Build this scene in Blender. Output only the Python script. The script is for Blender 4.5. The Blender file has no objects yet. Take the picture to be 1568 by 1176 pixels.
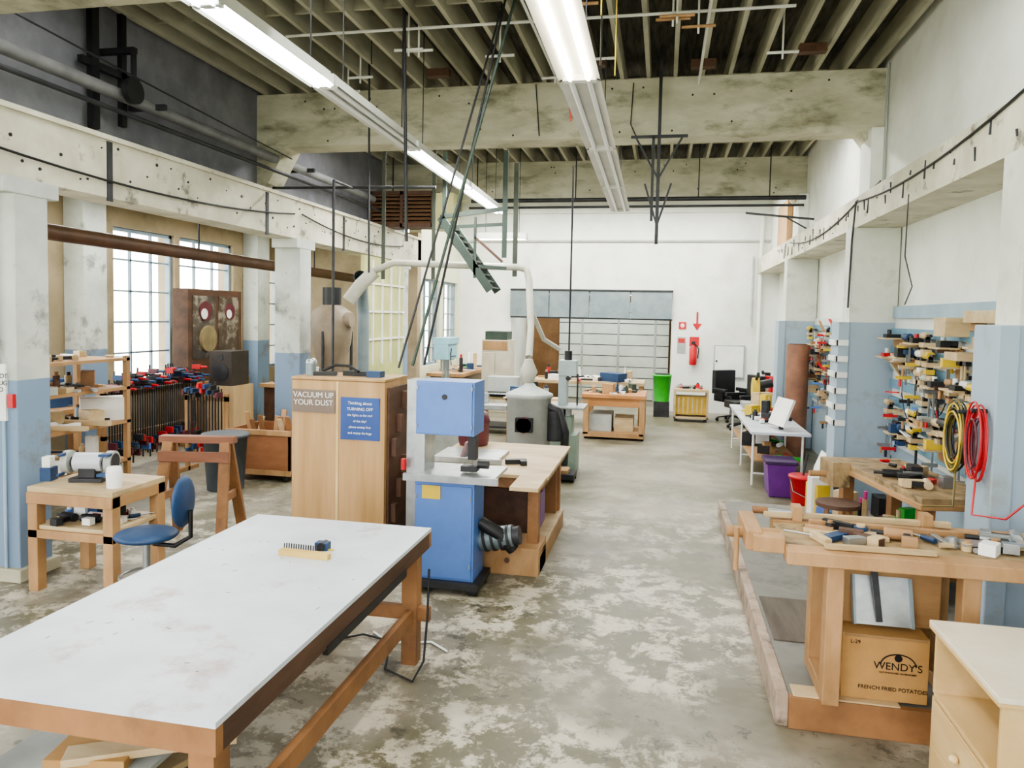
import bpy, math, random
from mathutils import Vector, Matrix
SC=bpy.context.scene
random.seed(7)
def lin(h):
    h=h.lstrip('#'); o=[]
    for i in (0,2,4):
        c=int(h[i:i+2],16)/255.
        o.append(c/12.92 if c<=0.04045 else ((c+0.055)/1.055)**2.4)
    return tuple(o)+(1.0,)
MC={}
def mat(name,c1,c2=None,scale=6,rough=.6,metal=0,bump=0.0,stretch=(1,1,1),detail=6,lo=.35,hi=.65,c3=None,scale3=2.0,lo3=.55,hi3=.62,em=None,two=None,a3=1.0):
    """procedural noise material. two=(z,hexcolor): below local z use other paint colour."""
    if name in MC: return MC[name]
    m=bpy.data.materials.new(name); m.use_nodes=True; nt=m.node_tree; N=nt.nodes; L=nt.links
    bs=N['Principled BSDF']; bs.inputs['Roughness'].default_value=rough; bs.inputs['Metallic'].default_value=metal
    if c2 is None:
        r,g,b,_=lin(c1); c1v=lin(c1); c2v=(r*.82,g*.82,b*.82,1)
    else: c1v=lin(c1); c2v=lin(c2)
    tc=N.new('ShaderNodeTexCoord'); mp=N.new('ShaderNodeMapping'); mp.inputs['Scale'].default_value=stretch
    L.new(tc.outputs['Object'],mp.inputs['Vector'])
    nz=N.new('ShaderNodeTexNoise'); nz.inputs['Scale'].default_value=scale; nz.inputs['Detail'].default_value=detail; nz.inputs['Roughness'].default_value=.6
    L.new(mp.outputs[0],nz.inputs['Vector'])
    rp=N.new('ShaderNodeValToRGB'); rp.color_ramp.elements[0].position=lo; rp.color_ramp.elements[1].position=hi
    rp.color_ramp.elements[0].color=c2v; rp.color_ramp.elements[1].color=c1v
    L.new(nz.outputs['Fac'],rp.inputs[0]); col=rp.outputs[0]
    if two:
        sp=N.new('ShaderNodeSeparateXYZ'); L.new(tc.outputs['Object'],sp.inputs[0])
        lt=N.new('ShaderNodeMath'); lt.operation='LESS_THAN'; L.new(sp.outputs['Z'],lt.inputs[0]); lt.inputs[1].default_value=two[0]
        mx=N.new('ShaderNodeMixRGB'); L.new(lt.outputs[0],mx.inputs[0]); L.new(col,mx.inputs[1]); mx.inputs[2].default_value=lin(two[1]); col=mx.outputs[0]
    if c3:
        n3=N.new('ShaderNodeTexNoise'); n3.inputs['Scale'].default_value=scale3; n3.inputs['Detail'].default_value=7; n3.inputs['Roughness'].default_value=.65
        L.new(mp.outputs[0],n3.inputs['Vector'])
        r3=N.new('ShaderNodeValToRGB'); r3.color_ramp.elements[0].position=lo3; r3.color_ramp.elements[1].position=hi3
        r3.color_ramp.elements[1].color=(a3,a3,a3,1)
        L.new(n3.outputs['Fac'],r3.inputs[0])
        mx=N.new('ShaderNodeMixRGB'); L.new(r3.outputs[0],mx.inputs[0]); L.new(col,mx.inputs[1]); mx.inputs[2].default_value=lin(c3); col=mx.outputs[0]
    L.new(col,bs.inputs['Base Color'])
    if bump:
        bp=N.new('ShaderNodeBump'); bp.inputs['Strength'].default_value=bump; bp.inputs['Distance'].default_value=.02
        L.new(nz.outputs['Fac'],bp.inputs['Height']); L.new(bp.outputs[0],bs.inputs['Normal'])
    if em:
        bs.inputs['Emission Color'].default_value=lin(em[0]); bs.inputs['Emission Strength'].default_value=em[1]
    MC[name]=m; return m

class B:
    def __init__(s,name,loc=(0,0,0),rz=0,parent=None):
        s.n=name; s.v=[]; s.f=[]; s.mi=[]; s.sm=[]; s.ms=[]; s.loc=loc; s.rz=rz; s.parent=parent
    def _m(s,m):
        if m not in s.ms: s.ms.append(m)
        return s.ms.index(m)
    def add(s,vs,fs,m,sm=False):
        o=len(s.v); i=s._m(m); s.v+= [tuple(x) for x in vs]
        for f in fs: s.f.append([o+k for k in f]); s.mi.append(i); s.sm.append(sm)
    def box(s,a,b,m):
        x0,y0,z0=[min(a[i],b[i]) for i in range(3)]; x1,y1,z1=[max(a[i],b[i]) for i in range(3)]
        s.add([(x0,y0,z0),(x1,y0,z0),(x1,y1,z0),(x0,y1,z0),(x0,y0,z1),(x1,y0,z1),(x1,y1,z1),(x0,y1,z1)],
              [(3,2,1,0),(4,5,6,7),(0,1,5,4),(1,2,6,5),(2,3,7,6),(3,0,4,7)],m)
    def bc(s,c,d,m,rot=(0,0,0)):
        R=Matrix.Rotation(rot[2],3,'Z')@Matrix.Rotation(rot[1],3,'Y')@Matrix.Rotation(rot[0],3,'X'); c=Vector(c)
        vs=[]
        for z in (-1,1):
            for x,y in ((-1,-1),(1,-1),(1,1),(-1,1)): vs.append(c+R@Vector((x*d[0]/2,y*d[1]/2,z*d[2]/2)))
        s.add(vs,[(3,2,1,0),(4,5,6,7),(0,1,5,4),(1,2,6,5),(2,3,7,6),(3,0,4,7)],m)
    def beam(s,p,q,w,h,m):
        p=Vector(p);q=Vector(q);d=(q-p).normalized(); up=Vector((0,0,1)) if abs(d.z)<.95 else Vector((0,1,0))
        x=d.cross(up).normalized(); y=x.cross(d).normalized(); vs=[]
        for c in (p,q):
            for a,b_ in ((-1,-1),(1,-1),(1,1),(-1,1)): vs.append(c+x*a*w/2+y*b_*h/2)
        s.add(vs,[(3,2,1,0),(4,5,6,7),(0,1,5,4),(1,2,6,5),(2,3,7,6),(3,0,4,7)],m)
    def cyl(s,p,q,r,m,r1=None,n=16,cap=True):
        if r1 is None: r1=r
        p=Vector(p);q=Vector(q);d=(q-p).normalized(); up=Vector((0,0,1)) if abs(d.z)<.9 else Vector((1,0,0))
        x=d.cross(up).normalized(); y=d.cross(x).normalized(); vs=[]
        for c,rr in ((p,r),(q,r1)):
            for k in range(n):
                a=2*math.pi*k/n; vs.append(c+x*rr*math.cos(a)+y*rr*math.sin(a))
        s.add(vs,[(k,(k+1)%n,n+(k+1)%n,n+k) for k in range(n)],m,True)
        if cap:
            s.add(vs[:n],[tuple(range(n))[::-1]],m); s.add(vs[n:],[tuple(range(n))],m)
    def tube(s,pts,r,m,n=8,closed=False):
        pts=[Vector(p) for p in pts]; K=len(pts); vs=[]; px=None
        for i,p in enumerate(pts):
            a=pts[i-1] if (i>0 or closed) else p; b=pts[(i+1)%K] if (i<K-1 or closed) else p
            d=(b-a).normalized()
            if px is None:
                up=Vector((0,0,1)) if abs(d.z)<.9 else Vector((1,0,0)); x=d.cross(up).normalized()
            else:
                x=(px-d*px.dot(d))
                x=x.normalized() if x.length>1e-5 else d.orthogonal().normalized()
            px=x; y=d.cross(x)
            for k in range(n):
                t=2*math.pi*k/n; vs.append(p+x*r*math.cos(t)+y*r*math.sin(t))
        fs=[]
        for i in range(K if closed else K-1):
            j=(i+1)%K
            for k in range(n): fs.append((i*n+k,i*n+(k+1)%n,j*n+(k+1)%n,j*n+k))
        s.add(vs,fs,m,True)
    def lathe(s,prof,c,m,n=24):
        vs=[];K=len(prof)
        for r,z in prof:
            for k in range(n):
                a=2*math.pi*k/n; vs.append((c[0]+r*math.cos(a),c[1]+r*math.sin(a),c[2]+z))
        fs=[]
        for i in range(K-1):
            for k in range(n): fs.append((i*n+k,i*n+(k+1)%n,(i+1)*n+(k+1)%n,(i+1)*n+k))
        s.add(vs,fs,m,True)
        s.add(vs[:n],[tuple(range(n))[::-1]],m); s.add(vs[-n:],[tuple(range(n))],m)
    def sph(s,c,r,m,sc=(1,1,1),n=14):
        prof=[(max(.001,math.sin(math.pi*i/8)),-math.cos(math.pi*i/8)) for i in range(9)]
        vs=[]
        for a,z in prof:
            for k in range(n):
                t=2*math.pi*k/n; vs.append((c[0]+r*a*math.cos(t)*sc[0],c[1]+r*a*math.sin(t)*sc[1],c[2]+r*z*sc[2]))
        fs=[(i*n+k,i*n+(k+1)%n,(i+1)*n+(k+1)%n,(i+1)*n+k) for i in range(8) for k in range(n)]
        s.add(vs,fs,m,True)
    def prism(s,poly,ax,a,b,m):
        def mk(p,t):
            return {'x':(t,p[0],p[1]),'y':(p[0],t,p[1]),'z':(p[0],p[1],t)}[ax]
        n=len(poly); vs=[mk(p,a) for p in poly]+[mk(p,b) for p in poly]
        s.add(vs,[tuple(range(n))[::-1],tuple(range(n,2*n))]+[(k,(k+1)%n,n+(k+1)%n,n+k) for k in range(n)],m)
    def done(s,bevel=0):
        me=bpy.data.meshes.new(s.n); me.from_pydata(s.v,[],s.f); 
        for m in s.ms: me.materials.append(m)
        for i,p in enumerate(me.polygons): p.material_index=s.mi[i]; p.use_smooth=s.sm[i]
        me.update()
        ob=bpy.data.objects.new(s.n,me); SC.collection.objects.link(ob)
        ob.location=s.loc; ob.rotation_euler=(0,0,s.rz)
        if s.parent: ob.parent=s.parent
        if bevel:
            md=ob.modifiers.new('bev','BEVEL'); md.width=bevel; md.segments=2; md.limit_method='ANGLE'; md.angle_limit=math.radians(50)
        return ob
def text(body,parent,loc,rot,size,m,align='CENTER',name='lettering'):
    c=bpy.data.curves.new(name,'FONT'); c.body=body; c.size=size; c.align_x=align; c.align_y='CENTER'; c.extrude=.0008
    c.materials.append(m); o=bpy.data.objects.new(name,c); SC.collection.objects.link(o)
    o.location=loc; o.rotation_euler=rot; o.parent=parent
    return o

# ---------------- materials
WHITE=mat('white_plaster','#e8e9e3','#dadcd4',1.5,.8,bump=.05,c3='#b5b19b',scale3=.9,lo3=.52,hi3=.78,a3=.6)
RWALL=mat('right_wall_paint','#e8eae2','#dadcd4',1.5,.8,two=(1.98,'#9db0bd'),c3='#b0ae9c',scale3=1.1,lo3=.53,hi3=.8,a3=.55)
TAN=mat('tan_wall','#a39377','#8d7e63',1.2,.8,c3='#6c5f48',scale3=1.5,lo3=.5,hi3=.7,a3=.6)
SLATE=mat('slate_wall','#8b8b90','#727279',1.5,.8,c3='#5b5b62',scale3=1.2,lo3=.48,hi3=.7,a3=.7)
CONC=mat('painted_concrete_beam','#cac7b2','#aaa790',1.6,.85,bump=.25,c3='#6c6a54',scale3=1.5,lo3=.52,hi3=.70,stretch=(1,1,2.5),a3=.9)
CREAM=mat('cream_beam','#d5d1be','#b8b4a0',2.5,.8,bump=.15,c3='#645e52',scale3=4,lo3=.58,hi3=.67,a3=.8)
POSTM=mat('post_paint','#c6c9c2','#afb3ab',2.5,.75,two=(1.5,'#758aa0'),c3='#6d6f68',scale3=3,lo3=.56,hi3=.68,a3=.8)
JOIST=mat('joist_wood','#bfbda8','#918f7b',3,.8,stretch=(1,.2,1))
DECK=mat('deck_boards','#5c5a50','#312f28',9,.9,stretch=(3,.3,1))
FLOORM=mat('floor_concrete','#a9a694','#8b8978',1.3,.45,bump=.06)
def floor_material():
    m=FLOORM; nt=m.node_tree; N=nt.nodes; L=nt.links; bs=N['Principled BSDF']
    for l in list(L):
        if l.to_socket==bs.inputs['Base Color']: L.remove(l)
    tc=N.new('ShaderNodeTexCoord')
    def noise(s,d,r=.6,dist=0,off=(0,0,0)):
        mp=N.new('ShaderNodeMapping'); mp.inputs['Location'].default_value=off; L.new(tc.outputs['Object'],mp.inputs[0])
        n=N.new('ShaderNodeTexNoise'); n.inputs['Scale'].default_value=s; n.inputs['Detail'].default_value=d; n.inputs['Roughness'].default_value=r; n.inputs['Distortion'].default_value=dist
        L.new(mp.outputs[0],n.inputs['Vector']); return n.outputs['Fac']
    def ramp(f,a,b):
        r=N.new('ShaderNodeValToRGB'); r.color_ramp.elements[0].position=a; r.color_ramp.elements[1].position=b; L.new(f,r.inputs[0]); return r.outputs[0]
    def mix(f,a,b):
        x=N.new('ShaderNodeMixRGB'); L.new(f,x.inputs[0])
        for i,c in ((1,a),(2,b)):
            if isinstance(c,str): x.inputs[i].default_value=lin(c)
            else: L.new(c,x.inputs[i])
        return x.outputs[0]
    def mul(a,b):
        x=N.new('ShaderNodeMath'); x.operation='MULTIPLY'; L.new(a,x.inputs[0])
        if isinstance(b,float): x.inputs[1].default_value=b
        else: L.new(b,x.inputs[1])
        return x.outputs[0]
    base=mix(ramp(noise(.8,5),.38,.62),'#6b675a','#868072')
    base=mix(mul(ramp(noise(14,6),.4,.7),.45),base,'#807b6c')
    base=mix(mul(ramp(noise(1.3,5,.6,off=(1,7,0)),.5,.66),.6),base,'#988f7e')
    base=mix(mul(ramp(noise(.55,5,.65,off=(3,1,0)),.45,.57),.9),base,'#59563f')
    sp=N.new('ShaderNodeSeparateXYZ'); L.new(tc.outputs['Object'],sp.inputs[0])
    mr=N.new('ShaderNodeMapRange'); mr.inputs['From Min'].default_value=9.0; mr.inputs['From Max'].default_value=5.6; mr.inputs['To Min'].default_value=0.1; mr.inputs['To Max'].default_value=.95
    L.new(sp.outputs['Y'],mr.inputs['Value'])
    patch=mul(mul(ramp(noise(3.8,14,.78,.2),.485,.545),mr.outputs[0]),ramp(noise(.75,4,off=(5,5,0)),.40,.54))
    base=mix(patch,base,'#b9b2a0')
    dark=mul(mul(ramp(noise(4.4,12,.8,.3,(9,2,0)),.55,.61),mr.outputs[0]),.9)
    base=mix(dark,base,'#45433a')
    L.new(base,bs.inputs['Base Color'])
floor_material()
PLY=mat('plywood','#c1a780','#a78a62',5,.55,stretch=(1,1,.12))
PLYH=mat('plywood_flat','#cab590','#ab936b',5,.55,stretch=(.3,1,1),c3='#86704c',scale3=3,lo3=.54,hi3=.7,a3=.65)
OAK=mat('oak_veneer','#bc996c','#a07d4c',7,.5,stretch=(1,1,.08))
PINE=mat('pine','#b89268','#937048',6,.6,stretch=(1,.2,.3),c3='#6b4d33',scale3=3,lo3=.54,hi3=.7,a3=.65)
DFIR=mat('douglas_fir','#9b7048','#765232',6,.6,stretch=(.4,.4,.4),c3='#523a26',scale3=4,lo3=.52,hi3=.68,a3=.7)
BROWN=mat('dark_wood','#5d4130','#422d20',6,.6,stretch=(1,.3,1))
BENCHT=mat('bench_top_worn','#a89069','#7c6647',8,.6,c3='#594a33',scale3=6,lo3=.53,hi3=.64)
MELA=mat('white_melamine','#ccd2d8','#b8c0c8',2,.33,c3='#97796a',scale3=3.2,lo3=.56,hi3=.68,a3=.6)
BIRCH=mat('birch','#d6bc8c','#c2a36e',4,.45,stretch=(1,.3,1))
BLUE=mat('machine_blue','#5a7fc0','#5175b3',3,.4,c3='#4b6698',scale3=3,lo3=.55,hi3=.7,a3=.5)
DBLUE=mat('dark_blue','#27476e','#1f3a5c',4,.5)
STEEL=mat('steel','#b4b8b8','#9ba0a0',8,.35,metal=.8)
CAST=mat('cast_iron_gray','#b3b7b3','#9fa39f',8,.5,metal=.2)
GREYM=mat('machine_grey','#adb1ac','#989c97',4,.5)
LGREEN=mat('machine_pale_green','#8b9d8e','#7a8c82',4,.5)
BLACK=mat('black_rubber','#1d1e20','#111214',5,.5)
DARK=mat('dark_metal','#3a3b3e','#2a2b2d',5,.5,metal=.3)
BRPIPE=mat('brown_pipe','#5f4230','#4a3122',5,.5)
RED=mat('red_paint','#c8242a','#a81c22',4,.4)
MAROON=mat('maroon','#66303a','#52242d',4,.4)
GREEN=mat('green_plastic','#3fbf3f','#33a536',4,.4)
YEL=mat('yellow_paint','#d8bc3c','#c0a433',4,.5)
PURP=mat('purple_plastic','#6a2a86','#5a2274',4,.4)
PWHITE=mat('paper_white','#e8e8e2','#d8d8d2',3,.6)
TEAL=mat('teal_green_metal','#38483f','#2b3931',4,.5)
DUCT=mat('duct_white','#c2c1b3','#a8a798',3,.5)
CARD=mat('cardboard','#b48c56','#a47d4b',5,.8)
LBLUE=mat('pale_blue_paint','#9cb2be','#8ca1af',3,.7)
ORANGE=mat('orange_wood','#bb8450','#a06d3b',6,.5,stretch=(.3,1,1))
GALV=mat('galvanised','#869193','#717f84',3,.45,metal=.4)
TUBE_W=mat('fluorescent_warm','#ffffff','#ffffff',em=('#fff0d8',14))
TUBE_C=mat('fluorescent_cool','#ffffff','#ffffff',em=('#f4ffff',14))
TUBE_OFF=mat('fluorescent_tube_unlit','#f4f6f6','#eaecec',3,.3)
REFL=mat('fixture_enamel','#e2e2da','#d2d3cb',3,.4)
PLAQUE=mat('plaque_brown','#7d6e62','#6f6054',3,.5)
POSTER=mat('poster_blue','#305192','#2b4884',3,.5)
SOFTTOOLS=[PLYH,PINE,PLYH,BROWN,DARK,BLACK,STEEL,GREYM,PWHITE,PLY,DFIR]

# ---------------- camera
cam=bpy.data.cameras.new('camera'); co=bpy.data.objects.new('camera',cam); SC.collection.objects.link(co)
cam.lens=25.94; cam.shift_y=-0.0268; cam.clip_start=.05
yaw=math.radians(11.5);pitch=math.radians(3.2)
fw=Vector((-math.sin(yaw)*math.cos(pitch),math.cos(yaw)*math.cos(pitch),-math.sin(pitch)))
co.matrix_world=Matrix.Translation((0,0,2.05))@fw.to_track_quat('-Z','Y').to_matrix().to_4x4()@Matrix.Rotation(.02,4,'Z')
SC.camera=co

# ---------------- room shell
YF=16.6; YB=-3.0
b=B('floor'); b.box((-7.9,YB,-.2),(2.8,19,0),FLOORM); b.done()
def wall(name,ax,t0,t1,a0,a1,z0,z1,m,ops=()):
    b=B(name)
    cuts=sorted(set([a0,a1]+[o[0] for o in ops]+[o[1] for o in ops]))
    for i in range(len(cuts)-1):
        c0,c1=cuts[i],cuts[i+1]; op=[o for o in ops if o[0]<=c0+1e-6 and o[1]>=c1-1e-6]
        segs=[(z0,z1)]
        if op:
            o=op[0]; segs=[]
            if o[2]>z0: segs.append((z0,o[2]))
            if o[3]<z1: segs.append((o[3],z1))
        for s0,s1 in segs:
            if ax=='x': b.box((t0,c0,s0),(t1,c1,s1),m)
            else: b.box((c0,t0,s0),(c1,t1,s1),m)
    return b.done()
WF=mat('window_steel','#7c8f9c','#6b7c88',4,.5)
wn=[0]
def window(x,y0,y1,z0,z1,nc,nr,t=.04):
    wn[0]+=1; b=B('window_%d'%wn[0])
    b.box((x-.04,y0,z0),(x+.04,y0+.05,z1),WF); b.box((x-.04,y1-.05,z0),(x+.04,y1,z1),WF)
    b.box((x-.04,y0,z0),(x+.04,y1,z0+.05),WF); b.box((x-.04,y0,z1-.05),(x+.04,y1,z1),WF)
    for i in range(1,nc):
        y=y0+(y1-y0)*i/nc; b.box((x-.02,y-.012,z0),(x+.02,y+.012,z1),WF)
    for i in range(1,nr):
        z=z0+(z1-z0)*i/nr; b.box((x-.02,y0,z-.012),(x+.02,y1,z+.012),WF)
    b.done()
ops=[(-2.2,.4,.95,3.15),(.8,3.6,.95,3.15),(4.6,7.45,.95,3.1),(8.98,10.3,.95,3.18),(10.42,11.9,.95,3.18),(12.7,13.55,.95,3.0)]
wall('wall_left','x',-7.8,-7.5,YB,13.9,0,3.6,TAN,ops)
for o in ops: window(-7.6,o[0],o[1],o[2],o[3],4 if o[1]-o[0]>2 else 3,5)
b=B('aisle_pilaster'); 
for y in (3.9,8.1,12.2): b.box((-7.49,y,0),(-7.2,y+.4,3.59),POSTM)
b.done()
wall('wall_aisle_end','y',13.6,13.8,-7.5,-4.65,0,3.6,TAN)
b=B('ceiling_aisle'); b.box((-7.9,YB,3.6),(-5.1,13.8,3.75),mat('aisle_ceiling','#a8a18e','#918a78',2,.8)); b.done()
wall('wall_left_far','x',-4.9,-4.65,13.8,YF,0,5.0,mat('pale_yellow_wall','#dcdcc0','#cfd0b2',1.5,.8),[(13.95,15.05,1.0,2.75),(15.3,16.4,1.0,2.75)])
window(-4.75,13.95,15.05,1,2.75,3,5); window(-4.75,15.3,16.4,1,2.75,3,5)
wall('wall_left_clerestory','x',-5.2,-5.0,YB,13.8,3.5,5.0,SLATE)
wall('wall_right_upper','x',2.2,2.6,YB,YF,3.35,5.0,WHITE)
wall('wall_right_lower','x',2.4,2.6,YB,YF,0,3.35,RWALL,[(12.9,13.6,0,2.75)])
b=B('door_2'); b.box((2.5,12.9,0),(2.56,13.6,2.75),mat('dark_door','#3c3e44','#303238',3,.6)); b.cyl((2.5,13.0,1.0),(2.46,13.0,1.0),.02,STEEL,n=8); b.done()
wall('wall_far','y',YF,YF+.25,-4.9,2.6,0,5.0,WHITE,[(-3.42,.2,0,2.6)])
wall('wall_back','y',YB-.2,YB,-7.8,2.6,0,5.0,WHITE,[(-7,-5.3,.9,3.2),(-4.4,1.8,1.0,4.2)])  # unseen wall; large openings put in so world light fills the room
b=B('ceiling'); b.box((-5.2,YB,4.95),(2.6,YF+.3,5.1),DECK)
x=-4.9
while x<2.2:
    b.box((x,YB,4.7),(x+.042,YF,4.95),JOIST); x+=.29
y=YB+1
while y<YF:
    b.box((-5,y,4.78),(2.2,y+.03,4.95),JOIST); y+=2.8
b.done()
wall('wall_alcove_left','x',-3.6,-3.42,YF+.25,18.6,0,2.8,WHITE)
wall('wall_alcove_right','x',.2,.4,YF+.25,18.6,0,2.8,WHITE)
b=B('ceiling_alcove'); b.box((-3.6,YF+.25,2.7),(.4,18.8,2.8),WHITE); b.done()
b=B('wall_alcove_end'); b.box((-3.6,18.6,0),(.4,18.8,2.8),mat('alcove_brown','#80603e','#6a4b2a',2,.7)); b.done()
b=B('door_1')
RD=mat('roll_door','#cfd3cc','#bfc4bb',3,.6)
for k in range(9):
    z=.02+k*.27; b.box((-2.55,18.5,z),(.15,18.56,z+.25),RD); b.box((-2.55,18.52,z+.25),(.15,18.55,z+.27),DARK)
for xx in (-2.0,-1.1,-.2): b.box((xx,18.48,0),(xx+.05,18.5,2.45),GREYM)
b.done()
b=B('door_header_shutter_box')
for k in range(4):
    x0=-3.42+k*.905; b.box((x0,YF-.12,2.03),(x0+.885,YF-.001,2.62),GALV)
b.box((-3.42,YF-.1,2.0),(.2,YF-.001,2.03),DARK); b.box((-3.42,YF-.14,2.62),(.2,YF-.001,2.66),DARK); b.done(.006)
b=B('trim_1'); b.box((-4.6,YF-.08,4.35),(2.2,YF,4.7),WHITE); b.box((-4.6,YF-.05,3.72),(2.2,YF,3.76),GREYM); b.done()
def xbeam(name,y):
    b=B(name)
    b.box((-5.0,y,4.06),(2.2,y+.36,4.7),CONC)
    b.prism([(2.2,4.06),(2.2,3.85),(2.1,3.9),(1.98,4.06)],'y',y,y+.36,CONC)
    b.prism([(-5.0,3.56),(-5.0,4.06),(-4.6,4.06),(-4.85,3.62)],'y',y,y+.36,CONC)
    for k in range(22):
        x=random.uniform(-4.5,2.0); z=random.choice([4.12,4.2,4.5,4.6]); b.cyl((x,y,z),(x,y-.004,z),.012,DARK,n=8)
    return b.done()
xbeam('trim_2',4.05); xbeam('trim_3',8.45); xbeam('trim_4',12.7)
b=B('trim_5'); b.box((1.95,YB,3.04),(2.45,YF,3.36),CREAM)
for i in range(40):
    y=4+i*.25+random.random()*.2; b.cyl((1.95,y,3.08+random.random()*.24),(1.944,y,3.08+random.random()*.24),.008,DARK,n=6)
b.done(.0)
b=B('trim_6'); b.box((-5.0,YB,2.98),(-4.65,13.8,3.5),CREAM)
for y in (5.5,8.05,10.2): b.box((-4.655,y,2.95),(-4.64,y+.06,3.45),DARK)
b.box((-4.65,YB,3.46),(-4.62,13.8,3.5),CREAM)
for i in range(60):
    y=4+i*.16+random.random()*.1; z=3.06+random.random()*.36
    b.cyl((-4.65,y,z),(-4.643,y,z),.006+.010*random.random(),BLACK,n=8)
b.done()
b=B('trim_7')
for y in (4.55,8.85,12.7): 
    b.box((-4.98,y,0),(-4.62,y+.3,2.98),POSTM)
    b.box((-5.02,y-.04,0),(-4.58,y+.34,.1),CONC)
    b.box((-4.97,y-.1,2.86),(-4.61,y+.4,2.98),POSTM)
b.done(.008)
RP=mat('right_post_paint','#d6d8cf','#c2c5b9',2.5,.75,two=(2.05,'#98a9b6'),c3='#84826f',scale3=2.5,lo3=.55,hi3=.72,a3=.6)
b=B('trim_8')
for y in (4.55,8.35,12.5):
    b.box((1.92,y,0),(2.39,y+.3,3.04),RP)
    b.box((1.82,y-.02,0),(1.93,y+.32,2.05),RP)
    b.box((2.05,y-.05,3.36),(2.2,y+.38,4.06),WHITE)
b.done(.008)
b=B('concrete_step_platform')
PC=mat('platform_concrete','#84827b','#706e67',2,.75,c3='#595750',scale3=2,lo3=.5,hi3=.65)
b.box((.66,3.86,0),(2.38,7.9,.16),PC); b.box((.62,3.84,0),(.68,7.9,.168),mat('step_edge','#b3a090','#91806f',4,.8,c3='#6b5d51',scale3=5,lo3=.52,hi3=.65))
b.box((.68,3.82,0),(2.38,3.86,.165),DFIR); b.box((.7,3.83,.16),(1.2,3.95,.172),PLYH); b.box((.7,4.5,.16),(1.05,5.2,.168),mat('old_board','#62594f','#4d453c',4,.8,stretch=(4,.4,1)))
b.done(.004)

# ---------------- ceiling-hung things
def fixture(name,x0,y0,x1,y1,z,lit,w=.2,mt=None,pw=16):
    b=B(name); d=Vector((x1-x0,y1-y0,0)).normalized(); nx=Vector((d.y,-d.x,0)); 
    p=Vector((x0,y0,z));q=Vector((x1,y1,z)); t=(mt or TUBE_C) if lit else TUBE_OFF
    b.beam(p+Vector((0,0,.05)),q+Vector((0,0,.05)),.1,.07,REFL)
    for s in (-1,1):
        o=nx*s*w*.5
        vs=[p+nx*s*.04+Vector((0,0,.02)),q+nx*s*.04+Vector((0,0,.02)),q+o+Vector((0,0,-.02)),p+o+Vector((0,0,-.02))]
        b.add(vs,[(0,1,2,3)],REFL); b.add([v+Vector((0,0,.004)) for v in vs],[(3,2,1,0)],BRPIPE if w>.25 and lit else REFL)
        c=nx*s*w*.22
        b.cyl(p+c+Vector((0,0,-.01)),q+c+Vector((0,0,-.01)),.019,t,n=10)
    for pp in (p,q): b.bc(pp+Vector((0,0,.02)),(w*.8,.03,.09),REFL,(0,0,math.atan2(-d.x,d.y)))
    for f in (.15,.85):
        c=p.lerp(q,f); b.cyl(c+Vector((0,0,.08)),(c.x,c.y,4.96 if abs(x0)<4.9 else 3.6),.005,DARK,n=6)
    b.done()
    if lit:
        l=bpy.data.lights.new(name+'_lamp','AREA'); l.shape='RECTANGLE'; l.size=w*.6; l.size_y=(q-p).length; l.energy=pw*(q-p).length
        l.color=(1,.93,.84) if mt is TUBE_W else (1,.98,.95)
        o=bpy.data.objects.new(name+'_lamp',l); SC.collection.objects.link(o); o.location=(p+q)/2+Vector((0,0,-.04)); o.rotation_euler=(0,0,math.atan2(-d.x,d.y))
def fl(n,x0,y0,x1,y1,z,segs,**k):
    N=len(segs)
    for i,s in enumerate(segs):
        a=i/N;c=(i+1)/N-.008
        fixture(n,x0+(x1-x0)*a,y0+(y1-y0)*a,x0+(x1-x0)*c,y0+(y1-y0)*c,z,s,**k)
FN='fluorescent_light_fixture'
fl(FN,-2.4,2.2,-2.42,5.0,3.67,[1,1],pw=10)
fl(FN,-2.42,5.02,-2.47,7.0,3.67,[0])
fl(FN,-2.47,7.02,-2.58,11.5,3.67,[1,1],pw=30)
fl(FN,-.56,2.4,-.58,4.88,3.6,[1],w=.27,mt=TUBE_W,pw=12)
fl(FN,-.58,4.9,-.65,10.9,3.6,[0,0,0],w=.27)
fl(FN,-2.3,-2.6,-2.3,1.8,3.67,[1],pw=12); fl(FN,-.5,-2.6,-.5,1.8,3.67,[1],mt=TUBE_W,pw=12)  # unseen rows behind the camera, added as fill light
fl(FN,-3.0,11.8,-2.2,11.8,3.3,[1],mt=TUBE_W,pw=28)
fl(FN,-4.2,9.7,1.8,9.7,4.5,[1],pw=42)  # added fixture, hidden by the beam, to brighten the middle bay
fl(FN,-4.2,14.0,1.8,14.0,4.5,[1],pw=48); fl(FN,-4.2,15.4,1.8,15.4,4.55,[1],pw=28)  # two added fixtures out of sight behind a beam, brightening the far wall
fl(FN,-3.2,17.6,0,17.6,2.6,[1],pw=12)
fl(FN,-4.2,4.8,1.8,4.8,4.6,[1],pw=15)  # extra fixture concealed by the near beam, added for its light
fl(FN,-6.3,5.0,-6.3,12.5,3.45,[1],pw=18)  # aisle fixture added as an extra light source

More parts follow.
